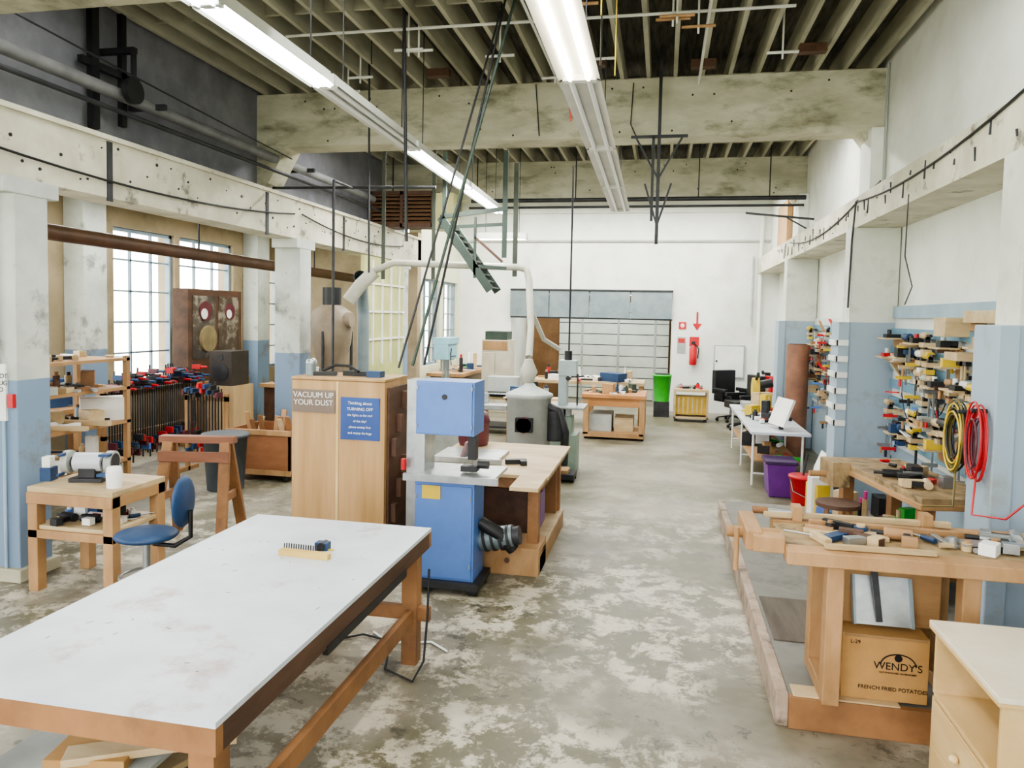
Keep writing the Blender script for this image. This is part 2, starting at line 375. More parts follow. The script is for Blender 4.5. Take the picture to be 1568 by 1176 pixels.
b=B('hanging_steel_bracket')
b.beam((-.1,8.2,2.85),(-.1,8.2,4.96),.035,.035,DARK); b.beam((-.16,8.2,3.1),(-.16,8.2,4.0),.03,.03,DARK)
for s in (-1,1): b.beam((-.1,8.2,3.55),(-.1+s*.25,8.2,4.0),.02,.02,DARK); b.beam((-.1,8.2,3.05),(-.1+s*.14,8.2,3.5),.02,.02,DARK)
b.beam((-.4,8.2,4.0),(.2,8.2,4.0),.03,.03,DARK); b.done()
b=B('sprinkler_pipe'); b.cyl((-3.3,12.45,4.0),(2.15,12.45,4.0),.035,DARK); b.cyl((-3.3,12.3,3.86),(2.1,12.3,3.86),.02,DARK)
for x in (-3.2,-1.5,.5,1.6): b.cyl((x,12.45,4.0),(x,12.45,4.96),.01,DARK,n=6)
b.done()
b=B('ceiling_conduit')
for (x0,y0,x1,y1,z) in ((-4.8,5.6,2.1,5.5,4.66),(-3.6,6.6,1.0,6.6,4.66),(-4.6,10.4,2.1,10.4,4.66),(-1.2,YB,-1.2,8.4,4.6),(.3,2,.3,8.4,4.6)):
    b.cyl((x0,y0,z),(x1,y1,z),.014,REFL,n=8)
for i in range(16):
    x=-4+random.random()*5.6; y=4.6+random.random()*3.4; z=4.45
    b.cyl((x,y,z),(x,y,4.96),.01,REFL,n=6); b.cyl((x-.14,y,z+.06),(x+.14,y,z+.06),.014,PINE if i%3==0 else REFL,n=8)
for (x,y) in ((.2,7.9),(1.2,7.6),(-.9,7.7),(-2.6,7.8)): b.box((x,y,4.62),(x+.25,y+.1,4.7),BRPIPE)
b.done()
b=B('overhead_steam_pipe'); b.cyl((-4.75,YB,3.92),(-4.75,11.6,3.92),.055,mat('pipe_grey','#7c7c7c','#666668',5,.5),n=16); b.cyl((-4.6,YB,3.72),(-4.6,11.6,3.72),.022,DARK,n=8)
for y in (3.2,6.2,9.2): b.beam((-4.98,y,3.92),(-4.6,y,3.92),.04,.05,DARK)
b.done()
b=B('pulley_bracket')
b.beam((-4.9,5.65,3.6),(-4.9,5.65,4.7),.06,.08,BLACK); b.beam((-4.9,6.0,3.7),(-4.9,6.0,4.7),.05,.06,BLACK); b.beam((-4.9,5.5,4.15),(-4.9,6.2,4.15),.05,.06,BLACK)
b.cyl((-4.66,5.8,3.95),(-4.6,5.8,3.95),.11,BLACK,n=20); b.beam((-4.98,5.8,4.3),(-4.6,5.8,4.3),.05,.05,BLACK); b.beam((-4.62,5.8,4.3),(-4.62,5.8,3.95),.03,.04,BLACK); b.done()
def sag(p,q,s,n=14):
    p=Vector(p);q=Vector(q); return [p.lerp(q,i/n)-Vector((0,0,s*4*(i/n)*(1-i/n))) for i in range(n+1)]
b=B('hanging_cables')
b.tube(sag((-4.55,YB,4.6),(-4.5,8.4,3.9),.05),.008,BLACK); b.tube(sag((-4.62,3,3.3),(-4.62,8.7,3.28),.18),.01,BLACK)
b.tube(sag((-4.62,8.9,3.3),(-4.62,12.7,3.25),.12),.01,BLACK)
b.tube([(-3.3,7.9,4.97),(-3.28,7.9,2.5)],.012,DARK); b.tube([(-2.35,6.4,4.97),(-2.3,6.4,2.7)],.016,DARK)
b.tube([(-1.22,6.2,4.97),(-2.0,5.75,1.62)],.013,TEAL); b.tube([(-1.32,6.2,4.97),(-1.95,5.9,1.62)],.011,BLACK); b.tube([(-1.45,6.6,4.97),(-2.12,5.75,1.6)],.010,DARK)
b.tube([(-1.2,9.65,4.0),(-1.2,9.65,1.5)],.012,BLACK)
b.tube([(-2.9,7,4.97),(-2.9,7,4.5)],.006,BLACK)
b.tube(sag((1.94,4.3,3.42),(1.94,8.3,3.3),.12)+sag((1.94,8.3,3.3),(1.94,12.5,3.3),.15),.009,BLACK)
b.tube([(1.93,6.6,3.1),(1.93,6.62,2.6),(1.99,6.6,2.35),(1.94,6.6,2.2)],.005,DARK)
b.tube([(-.85,6.5,4.97),(-.86,6.5,3.9),(-.84,6.5,3.75)],.005,RED); b.tube([(-.5,5.4,4.97),(-.5,5.4,4.2)],.005,YEL); b.tube([(-.42,5.8,4.97),(-.42,5.8,3.9)],.005,YEL)
b.tube([(2.18,8.6,4.0),(2.15,8.3,3.5),(1.93,8.32,3.3),(1.91,8.33,2.9),(1.9,8.33,2.2)],.010,DARK); b.tube([(2.18,8.3,4.7),(2.18,8.3,3.36)],.014,GREYM)
b.tube([(-.4,8.43,4.65),(-.42,8.43,4.2),(-.35,8.43,4.05)],.006,DARK); b.tube([(-1.5,8.43,4.68),(-1.45,8.43,4.1)],.006,DARK)
b.done()
b=B('brown_aisle_pipe'); b.cyl((-5.5,4,2.74),(-5.5,12.6,2.66),.075,BRPIPE,n=18)
for y in (5,8,11): b.cyl((-5.5,y,2.7),(-5.5,y,3.59),.012,DARK,n=6)
b.done()
b=B('drop_conduit')
b.cyl((-3.62,7.7,1.1),(-3.62,7.7,3.5),.016,DARK,n=8); b.cyl((-4.64,8.2,3.52),(-2.6,8.2,3.5),.016,DARK,n=8); b.cyl((-3.62,7.7,3.5),(-3.62,8.2,3.5),.016,DARK,n=8); b.box((-3.7,7.64,0),(-3.54,7.76,1.1),DARK)
b.done()
b=B('dust_extraction_ductwork')
b.tube([(-4.15,9.3,2.2),(-4.0,9.35,2.42),(-3.82,9.4,2.6)],.09,DUCT,n=14)
b.tube([(-3.85,9.4,2.6),(-3.55,9.4,2.72),(-2.6,9.4,2.69),(-1.85,9.4,2.67),(-1.74,9.38,2.64),(-1.69,9.3,2.5),(-1.6,9.0,1.9),(-1.58,8.8,1.55)],.045,DUCT,n=14)
b.tube([(-1.62,9.15,2.1),(-1.5,9.4,1.75),(-1.32,9.6,1.62)],.03,DUCT,n=10)
STRAP=mat('strap','#4d5348','#3d4239',3,.6)
for x in (-3.7,-3.0): b.beam((x,9.4,2.5),(x,9.4,4.97),.05,.012,STRAP)
b.beam((-1.9,9.4,2.55),(-1.9,9.4,4.0),.06,.02,STRAP)
b.done()
b=B('dust_blower_cyclone')
TB=mat('tan_metal','#877966','#726554',4,.5)
b.lathe([(.08,0),(.13,.3),(.25,.7),(.27,.95),(.25,1.1),(.1,1.2)],(-4.2,8.9,.95),TB); b.cyl((-4.2,8.9,2.12),(-4.2,8.9,2.36),.12,BLACK); b.cyl((-4.2,8.85,1.95),(-3.9,8.85,1.95),.1,TB)
for a in (0.5,2.6,4.7): b.cyl((-4.2+.25*math.cos(a),8.9+.25*math.sin(a),0),(-4.2+.25*math.cos(a),8.9+.25*math.sin(a),1.8),.02,DARK,n=8)
b.cyl((-4.2,8.9,0),(-4.2,8.9,.9),.2,DARK); b.done()
b=B('steel_duct_elbow'); b.tube([(-4.4,10.4,0.0),(-4.4,10.4,2.0),(-4.4,10.35,2.3),(-4.3,10.1,2.5),(-4.2,9.8,2.55)],.09,GALV,n=16); b.done()
b=B('louver_ventilation_unit')
b.box((-4.95,11.9,3.5),(-3.8,12.3,3.56),BROWN); b.box((-4.95,11.9,4.04),(-3.8,12.3,4.1),BROWN); b.box((-4.95,11.9,3.5),(-4.9,12.3,4.1),BROWN); b.box((-3.85,11.9,3.5),(-3.8,12.3,4.1),BROWN); b.box((-4.4,11.9,3.5),(-4.35,12.2,4.1),BROWN)
b.box((-4.95,12.2,3.5),(-3.8,12.3,4.1),DARK)
for k in range(8): b.bc((-4.37,11.95,3.58+k*.066),(1.1,.07,.012),mat('louver_wood','#7f6048','#6b4f36',5,.6),(.6,0,0))
b.box((-3.78,11.85,3.45),(-3.45,12.2,4.05),mat('yellowed_metal','#d0cc92','#bebb7e',3,.5))
b.cyl((-4.6,12.1,4.1),(-4.6,12.1,4.96),.012,DARK,n=6); b.cyl((-3.7,12.1,4.05),(-3.7,12.1,4.96),.012,DARK,n=6)
b.done()
b=B('folding_attic_stair')
p0=Vector((-2.75,9.1,3.25));p1=Vector((-2.1,9.1,2.35))
for dy in (-.22,.22): b.beam(p0+Vector((0,dy,0)),p1+Vector((0,dy,0)),.03,.1,TEAL)
for k in range(11): c=p0.lerp(p1,(k+.5)/11); b.bc(c,(.1,.42,.02),TEAL)
b.beam((-2.75,8.88,3.25),(-1.9,8.88,3.35),.03,.05,TEAL); b.beam((-2.75,8.88,3.12),(-1.9,8.88,3.16),.02,.04,TEAL)
b.beam((-2.7,8.88,3.2),(-2.7,8.88,4.05),.05,.015,TEAL); b.beam((-1.93,8.88,2.75),(-1.93,8.88,4.05),.06,.015,TEAL); b.beam((-2.3,8.88,3.0),(-1.95,8.88,2.7),.03,.03,BRPIPE)
b.beam((-2.3,8.88,2.5),(-2.3,8.88,3.25),.03,.03,TEAL); b.beam((-2.6,8.88,2.95),(-2.2,8.88,2.5),.02,.03,DARK); b.beam((-2.3,8.88,2.65),(-1.9,8.88,2.62),.03,.04,TEAL)
b.done()
b=B('yellow_wall_panel')
YG=mat('yellow_green_panel','#b9ba7e','#a3a56b',2,.6)
b.box((-4.66,10.9,0),(-4.6,12.68,2.95),YG)
for y in (11.2,11.6,12.0,12.4): b.box((-4.6,y,1.2),(-4.57,y+.03,2.9),PWHITE)
for z in (1.6,2.05,2.5): b.box((-4.6,10.9,z),(-4.57,12.68,z+.03),PWHITE)
b.done()

# ---------------- foreground table
b=B('large_work_table')
X0,X1,Y0,Y1,Z=-2.44,-1.31,1.98,4.14,.78
b.box((X0,Y0,Z-.02),(X1,Y1,Z),MELA)
b.box((X0,Y0,Z-.11),(X1,Y0+.04,Z-.02),DFIR); b.box((X0,Y1-.04,Z-.11),(X1,Y1,Z-.02),DFIR)
b.box((X1-.035,Y0+.04,Z-.11),(X1,Y1-.04,Z-.02),BROWN); b.box((X0,Y0+.04,Z-.11),(X0+.04,Y1-.04,Z-.02),DFIR)
for x in (X0+.05,X1-.13):
    for y in (Y0+.05,Y1-.14): b.box((x,y,0),(x+.09,y+.09,Z-.11),DFIR)
for x in (X0+.06,X1-.1): b.box((x,Y0+.1,.24),(x+.04,Y1-.1,.33),DFIR)
b.box((X0+.05,Y1-.12,.26),(X1+.03,Y1-.08,.34),DFIR); b.box((X0+.05,Y0+.08,.26),(X1-.05,Y0+.12,.34),DFIR)
b.box((X1-.02,2.75,Z-.14),(X1+.005,3.7,Z-.10),BLACK)
b.box((X0+.04,2.0,.33),(X1-.5,3.0,.35),GREYM)
# scratch marks in the laminate
MK=mat('scratch_dark','#4c5258','#3c4248'); r=random.Random(14)
for k in range(26):
    x=r.uniform(X0+.1,X1-.08); y=r.uniform(Y0+.1,Y1-.1); b.bc((x,y,Z+.0003),(r.uniform(.004,.03),.003,.0006),MK,(0,0,r.uniform(0,3)))
b.done()
b=B('bench_brush',loc=(-1.78,3.47,.78),rz=-.05)
b.box((-.14,-.02,0),(.14,.02,.03),mat('yellow_wood','#d0b268','#bc9d55')); 
for i in range(26): b.cyl((-.13+i*.007,.018+(i%2)*.01,.02),(-.135+i*.007,.03+(i%2)*.01,.05),.003,BLACK,n=5)
b.done()
b=B('tape_measure',loc=(-1.75,3.6,.781)); b.cyl((0,0,0),(0,0,.028),.032,BLACK); b.box((-.03,-.02,.0),(.04,.03,.04),DBLUE); b.cyl((.01,-.025,.022),(.01,.035,.022),.022,BLACK); b.box((.03,-.01,0),(.07,.01,.004),YEL); b.done()
b=B('power_cord'); 
b.tube([(-1.26,3.95,.6),(-1.25,3.9,.35),(-1.26,3.87,.1),(-1.3,3.8,.012),(-1.5,3.9,.012),(-1.6,4.25,.012),(-1.8,4.3,.012),(-1.9,4.22,.012)],.007,BLACK)
b.tube([(-1.22,4.2,.012),(-1.35,4.3,.012),(-1.6,4.22,.012),(-1.75,4.35,.012)],.007,PWHITE)
b.done()
b=B('scrap_lumber_pile')
b.bc((-1.85,2.4,.39),(.6,.1,.03),PLYH,(0,0,.5)); b.bc((-1.75,2.3,.12),(.7,.1,.04),PINE,(0,.05,-.3)); b.bc((-2.0,2.5,.16),(.5,.1,.03),PLYH,(0,0,1.2)); b.bc((-2.0,2.2,.02),(.9,.3,.04),PLYH,(0,0,.1)); b.bc((-2.05,2.35,.37),(.3,.2,.04),CARD,(0,0,.2)); b.done(.003)

# ---------------- cabinet
cab=bpy.data.objects.new('storage_cabinet',None); SC.collection.objects.link(cab)
b=B('carcass',parent=cab); x0,x1,y0,y1,zt=-2.94,-2.14,5.5,6.02,1.5
b.box((x0,y0+.02,.06),(x1,y1,zt),OAK); b.box((x0+.03,y0+.05,0),(x1-.03,y1-.03,.06),BROWN)
b.box((x0,y0,.08),((x0+x1)/2-.003,y0+.02,zt-.005),OAK); b.box(((x0+x1)/2+.003,y0,.08),(x1,y0+.02,zt-.005),OAK)
b.box(((x0+x1)/2-.012,y0-.008,.08),((x0+x1)/2+.01,y0,zt-.005),BIRCH)
b.box((x0-.005,y0-.005,zt),(x1+.005,y1,zt+.02),OAK)
for k in range(6): b.box((x1,5.6+.12*(k%3),.35+.18*k),(x1+.06,5.66+.12*(k%3),.5+.18*k),BROWN)
b.box((x1,5.55,.1),(x1+.02,5.98,1.45),BROWN)
b.done(.003)
b=B('vacuum_reminder_plaque',parent=cab); b.box((-2.93,5.488,1.235),(-2.56,5.492,1.42),PLAQUE); b.done()
text('VACUUM UP\nYOUR DUST',cab,(-2.745,5.485,1.345),(math.pi/2,0,0),.062,PWHITE)
b=B('blue_notice_poster',parent=cab); b.box((-2.51,5.49,1.03),(-2.18,5.497,1.37),POSTER); b.done()
for i,s in enumerate(['Thinking about','TURNING OFF','the lights at the end','of the day?','please sweep first','and empty the bags']):
    text(s,cab,(-2.345,5.487,1.325-i*.048),(math.pi/2,0,0),.034 if i<2 else .026,PWHITE)
b=B('cabinet_top_clutter')
b.bc((-2.75,5.7,1.535),(.2,.1,.03),BLACK,(0,0,.3)); b.bc((-2.45,5.75,1.54),(.3,.07,.04),BLACK,(0,0,-.1)); b.cyl((-2.85,5.65,1.521),(-2.85,5.65,1.62),.04,GALV); b.bc((-2.3,5.7,1.545),(.12,.1,.05),DBLUE); b.tube([(-2.8,5.75,1.55),(-2.7,5.8,1.6),(-2.55,5.75,1.6),(-2.45,5.7,1.56)],.012,BLACK); b.sph((-2.87,5.7,1.62),.045,STEEL); b.done()

# ---------------- blue bandsaw
b=B('blue_bandsaw')
y0,y1=5.12,5.42
b.box((-1.75,y0,.1),(-1.3,y1,.84),BLUE); b.box((-1.75,y0,1.17),(-1.31,y1,1.56),BLUE)
b.box((-1.77,y0+.03,.8),(-1.69,y1-.02,1.2),STEEL); b.box((-1.84,y0+.06,.12),(-1.75,y1-.06,1.56),STEEL)
b.box((-1.735,y0-.012,1.18),(-1.325,y0,1.55),BLUE); b.box((-1.735,y0-.012,.12),(-1.315,y0,.80),BLUE)
b.box((-1.8,y0-.05,.05),(-1.25,y1+.05,.1),DARK)
for x in (-1.74,-1.3):
    for y in (y0,y1): b.cyl((x-.03,y,.035),(x+.03,y,.035),.035,BLACK,n=12)
b.box((-1.78,y0-.1,.86),(-1.14,y1+.1,.885),STEEL); b.box((-1.55,y0+.08,.8),(-1.4,y1-.08,.86),CAST)
b.box((-1.8,y0-.13,.85),(-1.1,y0-.1,.9),STEEL)
b.box((-1.352,y0+.12,.88),(-1.35,y0+.14,1.2),STEEL); b.box((-1.38,y0+.1,.98),(-1.32,y0+.18,1.17),BLACK); b.box((-1.42,y0+.05,.9),(-1.3,y0+.15,.94),BLACK)
b.cyl((-1.3,y0+.1,.95),(-1.22,y0+.1,.95),.03,BLACK)
b.box((-1.69,y0-.02,.7),(-1.55,y0-.013,.8),YEL); b.cyl((-1.84,y0,.98),(-1.84,y0,.9),.02,RED)
b.tube([(-1.3,5.3,.5),(-1.15,5.3,.42),(-1.05,5.35,.3)],.05,BLACK,n=12)
b.cyl((-1.3,5.35,.35),(-1.05,5.35,.4),.085,GALV); b.cyl((-1.05,5.35,.4),(-1.0,5.35,.41),.07,DARK)
for k in range(4): b.cyl((-1.27+k*.06,5.35,.355+k*.01),(-1.25+k*.06,5.35,.36+k*.01),.095,DARK)
for sx in (-1.735,-1.325): 
    for z in (1.22,1.5,.2,.7): b.cyl((sx,y0-.015,z),(sx,y0-.015,z+.03),.006,STEEL,n=6)
b.cyl((-1.53,y0-.013,1.45),(-1.53,y0-.02,1.45),.02,BLACK)
b.done(.006)

b=B('table_saw_outfeed_table')
zt=.78
b.box((-1.95,5.72,zt-.03),(-.85,7.15,zt),PLYH); b.box((-1.08,5.3,zt-.03),(-.86,5.72,zt),PLYH)
b.box((-1.9,5.76,zt-.12),(-.9,7.1,zt-.03),DFIR)
for x in (-1.9,-1.02):
    for y in (5.76,7.0): b.box((x,y,0),(x+.09,y+.09,zt-.12),DFIR)
b.box((-1.4,5.62,0),(-.9,6.0,.22),PINE); b.box((-.98,5.7,.0),(-.9,7.1,.14),PINE); b.box((-1.9,5.8,.14),(-.9,7.1,.17),PLYH)
b.box((-1.5,6.2,.17),(-1.1,6.9,.55),BROWN); b.box((-1.08,6.3,.2),(-1.0,6.55,.5),PURP); b.box((-1.9,6.9,.17),(-.95,6.95,.66),DFIR)
b.cyl((-1.15,5.61,.12),(-1.15,5.6,.12),.02,BROWN,n=10)
b.done(.004)
b=B('table_saw'); b.box((-1.93,6.05,.781),(-1.35,6.6,.81),STEEL); b.box((-1.94,6.02,.785),(-1.3,6.04,.83),STEEL); b.prism([(6.1,.82),(6.5,.82),(6.45,.92),(6.25,.92)],'x',-1.68,-1.66,MAROON); b.done()
b=B('hand_drill'); b.bc((-1.2,6.15,.8),(.18,.05,.04),BLACK,(0,0,.4)); b.bc((-1.13,6.12,.8),(.05,.09,.04),BLACK,(0,0,.4)); b.done()
b=B('red_shop_vacuum'); b.lathe([(.14,0),(.15,.05),(.15,.22),(.16,.23),(.13,.32),(.03,.35)],(-1.78,6.95,.782),MAROON); b.cyl((-1.78,6.95,1.12),(-1.78,6.95,1.17),.02,BLACK); b.done()

b=B('cyclone_dust_collector')
b.lathe([(.26,0),(.26,1.08),(.28,1.09),(.28,1.13),(.26,1.14),(.08,1.22),(.06,1.25)],(-1.52,8.55,0),GREYM,n=32)
b.box((-1.8,8.25,.3),(-1.5,8.3,.55),GREYM); b.box((-1.62,8.2,.72),(-1.42,8.28,.88),BLACK); b.cyl((-1.52,8.27,.8),(-1.52,8.2,.8),.09,MAROON,n=20)
b.tube([(-1.3,8.5,1.0),(-1.15,8.45,.95),(-1.08,8.5,.7),(-1.1,8.6,.3)],.05,DARK,n=12)
b.cyl((-1.2,8.5,.6),(-1.2,8.5,.95),.1,DARK)
b.lathe([(.05,1.22),(.08,1.3),(.11,1.38),(.055,1.5),(.05,1.53)],(-1.56,8.68,0),DUCT)
b.done()
b=B('floor_bandsaw')
PBM=mat('pale_blue_machine','#a8b6b6','#98a6a6',4,.5)
b.box((-1.38,9.4,.0),(-1.05,9.8,.52),LGREEN); b.box((-1.32,9.45,.52),(-1.12,9.75,.75),LGREEN); b.box((-1.5,9.35,.86),(-.95,9.85,.89),STEEL); b.box((-1.3,9.5,.75),(-1.15,9.7,.86),CAST)
b.box((-1.31,9.5,.75),(-1.2,9.7,1.45),PBM); b.box((-1.31,9.47,1.28),(-1.08,9.73,1.48),PBM); b.cyl((-1.18,9.45,1.25),(-1.18,9.47,1.25),.03,BLACK)
b.box((-1.08,9.58,.89),(-1.06,9.62,1.3),DARK); b.cyl((-1.2,9.6,1.48),(-1.2,9.6,1.6),.05,BLACK)
b.done(.006)
b=B('mobile_base'); b.box((-1.45,8.95,.04),(-1.02,9.3,.1),DARK); b.box((-1.4,9.0,.1),(-1.1,9.25,.14),PINE)
for x in (-1.42,-1.05): b.cyl((x,9.0,.03),(x+.03,9.0,.03),.03,BLACK,n=10); b.cyl((x,9.25,.03),(x+.03,9.25,.03),.03,BLACK,n=10)
b.done()

# ---------------- left desk group
b=B('grinder_workbench')
x0,x1,y0,y1=-4.42,-3.72,4.42,4.98
b.box((x0,y0,.72),(x1,y1,.76),PLYH); b.box((x0+.02,y0+.02,.45),(x1-.02,y1-.02,.48),PLYH)
for x in (x0,x1-.08):
    for y in (y0,y1-.08): b.box((x,y,0),(x+.08,y+.08,.72),PINE)
b.box((x0,y0-.01,.64),(x1,y0+.03,.72),PINE); b.box((x1-.04,y0,.64),(x1,y1,.72),PINE); b.box((x0,y0,.39),(x1,y0+.03,.45),PINE); gw=b.done(.004)
b=B('bench_grinder',loc=(-4.14,4.7,.76),rz=.25)
WM=mat('white_machine','#c9cdd1','#b2b7bb',3,.4)
b.box((-.12,-.08,0),(.12,.08,.03),DARK); b.box((-.06,-.06,.03),(.06,.06,.1),DARK); b.cyl((-.1,0,.14),(.1,0,.14),.07,WM,n=24)
for s in (-1,1): b.cyl((s*.13,0,.14),(s*.18,0,.14),.085,GREYM,n=24); b.cyl((s*.18,0,.14),(s*.185,0,.14),.065,DARK,n=20); b.cyl((s*.1,0,.14),(s*.13,0,.14),.04,DARK); b.box((s*.13-.01,-.13,.2),(s*.18+.01,-.06,.22),DBLUE); b.box((s*.13-.01,-.16,.06),(s*.18+.02,-.08,.08),DBLUE)
b.box((-.34,-.05,0),(-.26,.05,.1),DBLUE); b.box((-.33,-.04,.1),(-.27,.03,.18),PWHITE)
b.done(.004)
b=B('white_jug'); b.lathe([(.05,0),(.055,.1),(.05,.14),(.045,.15)],(-3.82,4.56,.76),PWHITE); b.done()
def clutter(name,x0,x1,y0,y1,z,n,cols,seed,hmax=.14,smax=.16,parent=None):
    r=random.Random(seed); b=B(name,parent=parent)
    for i in range(n):
        x=r.uniform(x0,x1);y=r.uniform(y0,y1);m=r.choice(cols);k=r.random(); a=r.uniform(0,3.1)
        if k<.35:
            h=r.uniform(.015,.05); b.bc((x,y,z+h/2),(r.uniform(.05,smax*1.6),r.uniform(.03,.07),h),m,(0,0,a))
        elif k<.5:
            h=r.uniform(.05,hmax); w=r.uniform(.02,.04); b.cyl((x,y,z),(x,y,z+h*.8),w,m,n=12); b.cyl((x,y,z+h*.8),(x,y,z+h),w*.6,r.choice(cols),n=12)
        elif k<.65:
            c=Vector((x,y,z+.03)); d=Vector((math.cos(a),math.sin(a),0)); e=Vector((-d.y,d.x,0))
            b.cyl(c,c+d*.13,.03,m,n=10); b.cyl(c+d*.13,c+d*.19,.012,DARK,n=8); b.beam(c+d*.03,c+d*.02+e*.11,.03,.035,BLACK); b.bc(c+d*.02+e*.13,(.07,.05,.05),m,(0,0,a))
        elif k<.85:
            L=r.uniform(.12,.25); d=Vector((math.cos(a),math.sin(a),0)); c=Vector((x,y,z+.015)); b.cyl(c,c+d*L*.4,.014,m,n=8); b.cyl(c+d*L*.4,c+d*L,.006,STEEL,n=6)
        else:
            h=r.uniform(.05,hmax); b.bc((x,y,z+h/2),(r.uniform(.05,smax),r.uniform(.05,smax*.7),h),m,(0,0,a))
    return b.done(.002)
clutter('desk_shelf_tools',-4.3,-3.85,4.55,4.85,.481,24,[RED,DBLUE,PWHITE,BLACK,DARK,BLUE],3,.14,parent=gw)
b=B('office_chair',loc=(-3.42,4.38,0),rz=.15)
b.sph((0,0,.5),.21,DBLUE,(1,.95,.22),n=24); b.sph((.26,0,.74),.17,DBLUE,(.22,.9,1.05),n=24)
b.tube([(.05,0,.44),(.2,0,.43),(.31,0,.5),(.31,0,.68)],.016,BLACK); b.cyl((0,0,.12),(0,0,.46),.025,STEEL)
for k in range(5):
    a=k*2*math.pi/5; c=(.24*math.cos(a),.24*math.sin(a)); b.beam((0,0,.12),(c[0],c[1],.08),.04,.03,STEEL); b.sph((c[0],c[1],.035),.035,BLACK)
b.tube([(.17*math.cos(t*math.pi/10),.17*math.sin(t*math.pi/10),.22) for t in range(20)],.01,STEEL,closed=True)
b.done()
b=B('sawhorse',loc=(-4.0,5.8,0),rz=.2)
RW=mat('reddish_lumber','#8d5f48','#714934',5,.6,stretch=(.3,1,1))
b.bc((0,0,.9),(.66,.1,.06),RW); b.bc((0,-.1,.76),(.62,.03,.09),RW)
for s in (-1,1):
    for t in (-1,1): b.beam((s*.25,t*.03,.88),(s*.3,t*.26,0.01),.09,.04,DFIR)
    b.bc((s*.28,0,.4),(.03,.32,.07),DFIR)
b.done(.003)
b=B('plywood_scrap_bin')
RPL=mat('reddish_ply','#9c6a48','#845837',5,.6,stretch=(.4,1,1))
x0,x1,y0,y1=-5.1,-4.3,8.0,8.7
for a,c in (((x0,y0,.08),(x1,y0+.025,.62)),((x0,y1-.025,.08),(x1,y1,.62)),((x0,y0,.08),(x0+.025,y1,.62)),((x1-.025,y0,.08),(x1,y1,.62)),((x0,y0,.08),(x1,y1,.11))): b.box(a,c,RPL)
for x in (x0+.05,x1-.1): 
    for y in (y0+.05,y1-.1): b.cyl((x,y,.04),(x+.04,y,.04),.04,BLACK,n=10)
r=random.Random(2)
b.box((x0-.02,y0-.02,.08),(x1+.02,y0,.14),PINE); b.box((x0-.02,y0-.02,.56),(x1+.02,y0,.62),PINE)
for k in range(9): b.beam((x0+.1+.07*k,y0+.35,.15),(x0+.05+.08*k+r.uniform(-.1,.1),y0+.35+r.uniform(-.2,.2),.7+r.uniform(0,.12)),.06,.02,r.choice([PLYH,PINE,DFIR]))
b.done()
b=B('grey_trash_can'); b.lathe([(.2,0),(.24,.6),(.26,.6),(.26,.64),(.22,.64)],(-4.86,7.55,0),mat('trash_grey','#4a5157','#3d4449',4,.5)); b.done()
b=B('lumber_shelving')
for y in (5.3,6.7):
    for x in (-6.1,-5.5): b.box((x,y,0),(x+.05,y+.05,1.55),PINE)
for z in (.45,.85,1.2,1.5): b.box((-6.1,5.3,z),(-5.45,6.75,z+.03),PINE)
shv=b.done()
clutter('shelf_clutter_upper',-6.0,-5.5,5.35,6.65,1.53,18,[PWHITE,PLYH,GREYM,BLACK],5,.1,.25,parent=shv)
clutter('shelf_clutter_middle',-6.0,-5.5,5.35,6.65,.88,36,[PWHITE,PWHITE,PLYH,LBLUE,BROWN],6,.24,.45,parent=shv)
clutter('shelf_clutter_lid',-6.0,-5.5,5.35,6.65,1.23,30,[BROWN,PLYH,GREYM,BLACK,DFIR],8,.2,.35,parent=shv)
clutter('shelf_clutter_lower',-6.0,-5.5,5.35,6.65,.48,30,[PWHITE,PLYH,DBLUE,BROWN],9,.25,.4,parent=shv)
b=B('window_side_bench'); b.box((-7.4,4.4,.8),(-6.7,7.6,.86),PINE)
for y in (4.5,6.0,7.4):
    for x in (-7.35,-6.82): b.box((x,y,0),(x+.08,y+.08,.8),PINE)
b.box((-7.35,4.5,.3),(-6.75,7.5,.33),PINE); wb=b.done(.004)
clutter('window_bench_clutter',-7.3,-6.8,4.5,7.5,.861,34,[PWHITE,PLYH,DBLUE,BROWN,BLACK,RED,GREYM],71,.35,.35,parent=wb)
clutter('window_bench_shelf_clutter',-7.3,-6.8,4.6,7.4,.331,22,[PWHITE,PLYH,DBLUE,BROWN,BLACK],72,.35,.35,parent=wb)
b=B('bar_clamp_rack')
b.box((-6.55,7.6,.95),(-6.5,9.4,1.02),PINE); b.box((-6.55,7.6,.45),(-6.5,9.4,.5),PINE)
for y in (7.6,9.35): b.box((-6.6,y,0),(-6.5,y+.05,1.1),PINE)
r=random.Random(4)
for k in range(38):
    y=7.66+k*.045; c=r.choice([RED,MAROON,DBLUE,BLUE,DARK,RED,DARK]); z1=1.12+r.uniform(0,.2); z0=r.uniform(.08,.3)
    b.box((-6.49,y,z0),(-6.475,y+.014,z1),DARK); b.box((-6.49,y-.012,z1-.11),(-6.36,y+.024,z1-.05),c); b.box((-6.49,y-.012,z0+.1),(-6.38,y+.024,z0+.18),c); b.cyl((-6.4,y+.006,z1-.08),(-6.26,y+.006,z1-.08),.016,r.choice([RED,DBLUE,BLACK]),n=8)
b.done()
b=B('quick_clamp_stand',loc=(-5.6,8.3,0))
b.box((-.3,-.02,.9),(.3,.02,.96),PINE); b.box((-.3,-.02,.0),(-.25,.02,1.0),PINE); b.box((.25,-.02,.0),(.3,.02,1.0),PINE); b.box((-.3,-.2,0),(-.25,.2,.05),PINE); b.box((.25,-.2,0),(.3,.2,.05),PINE)
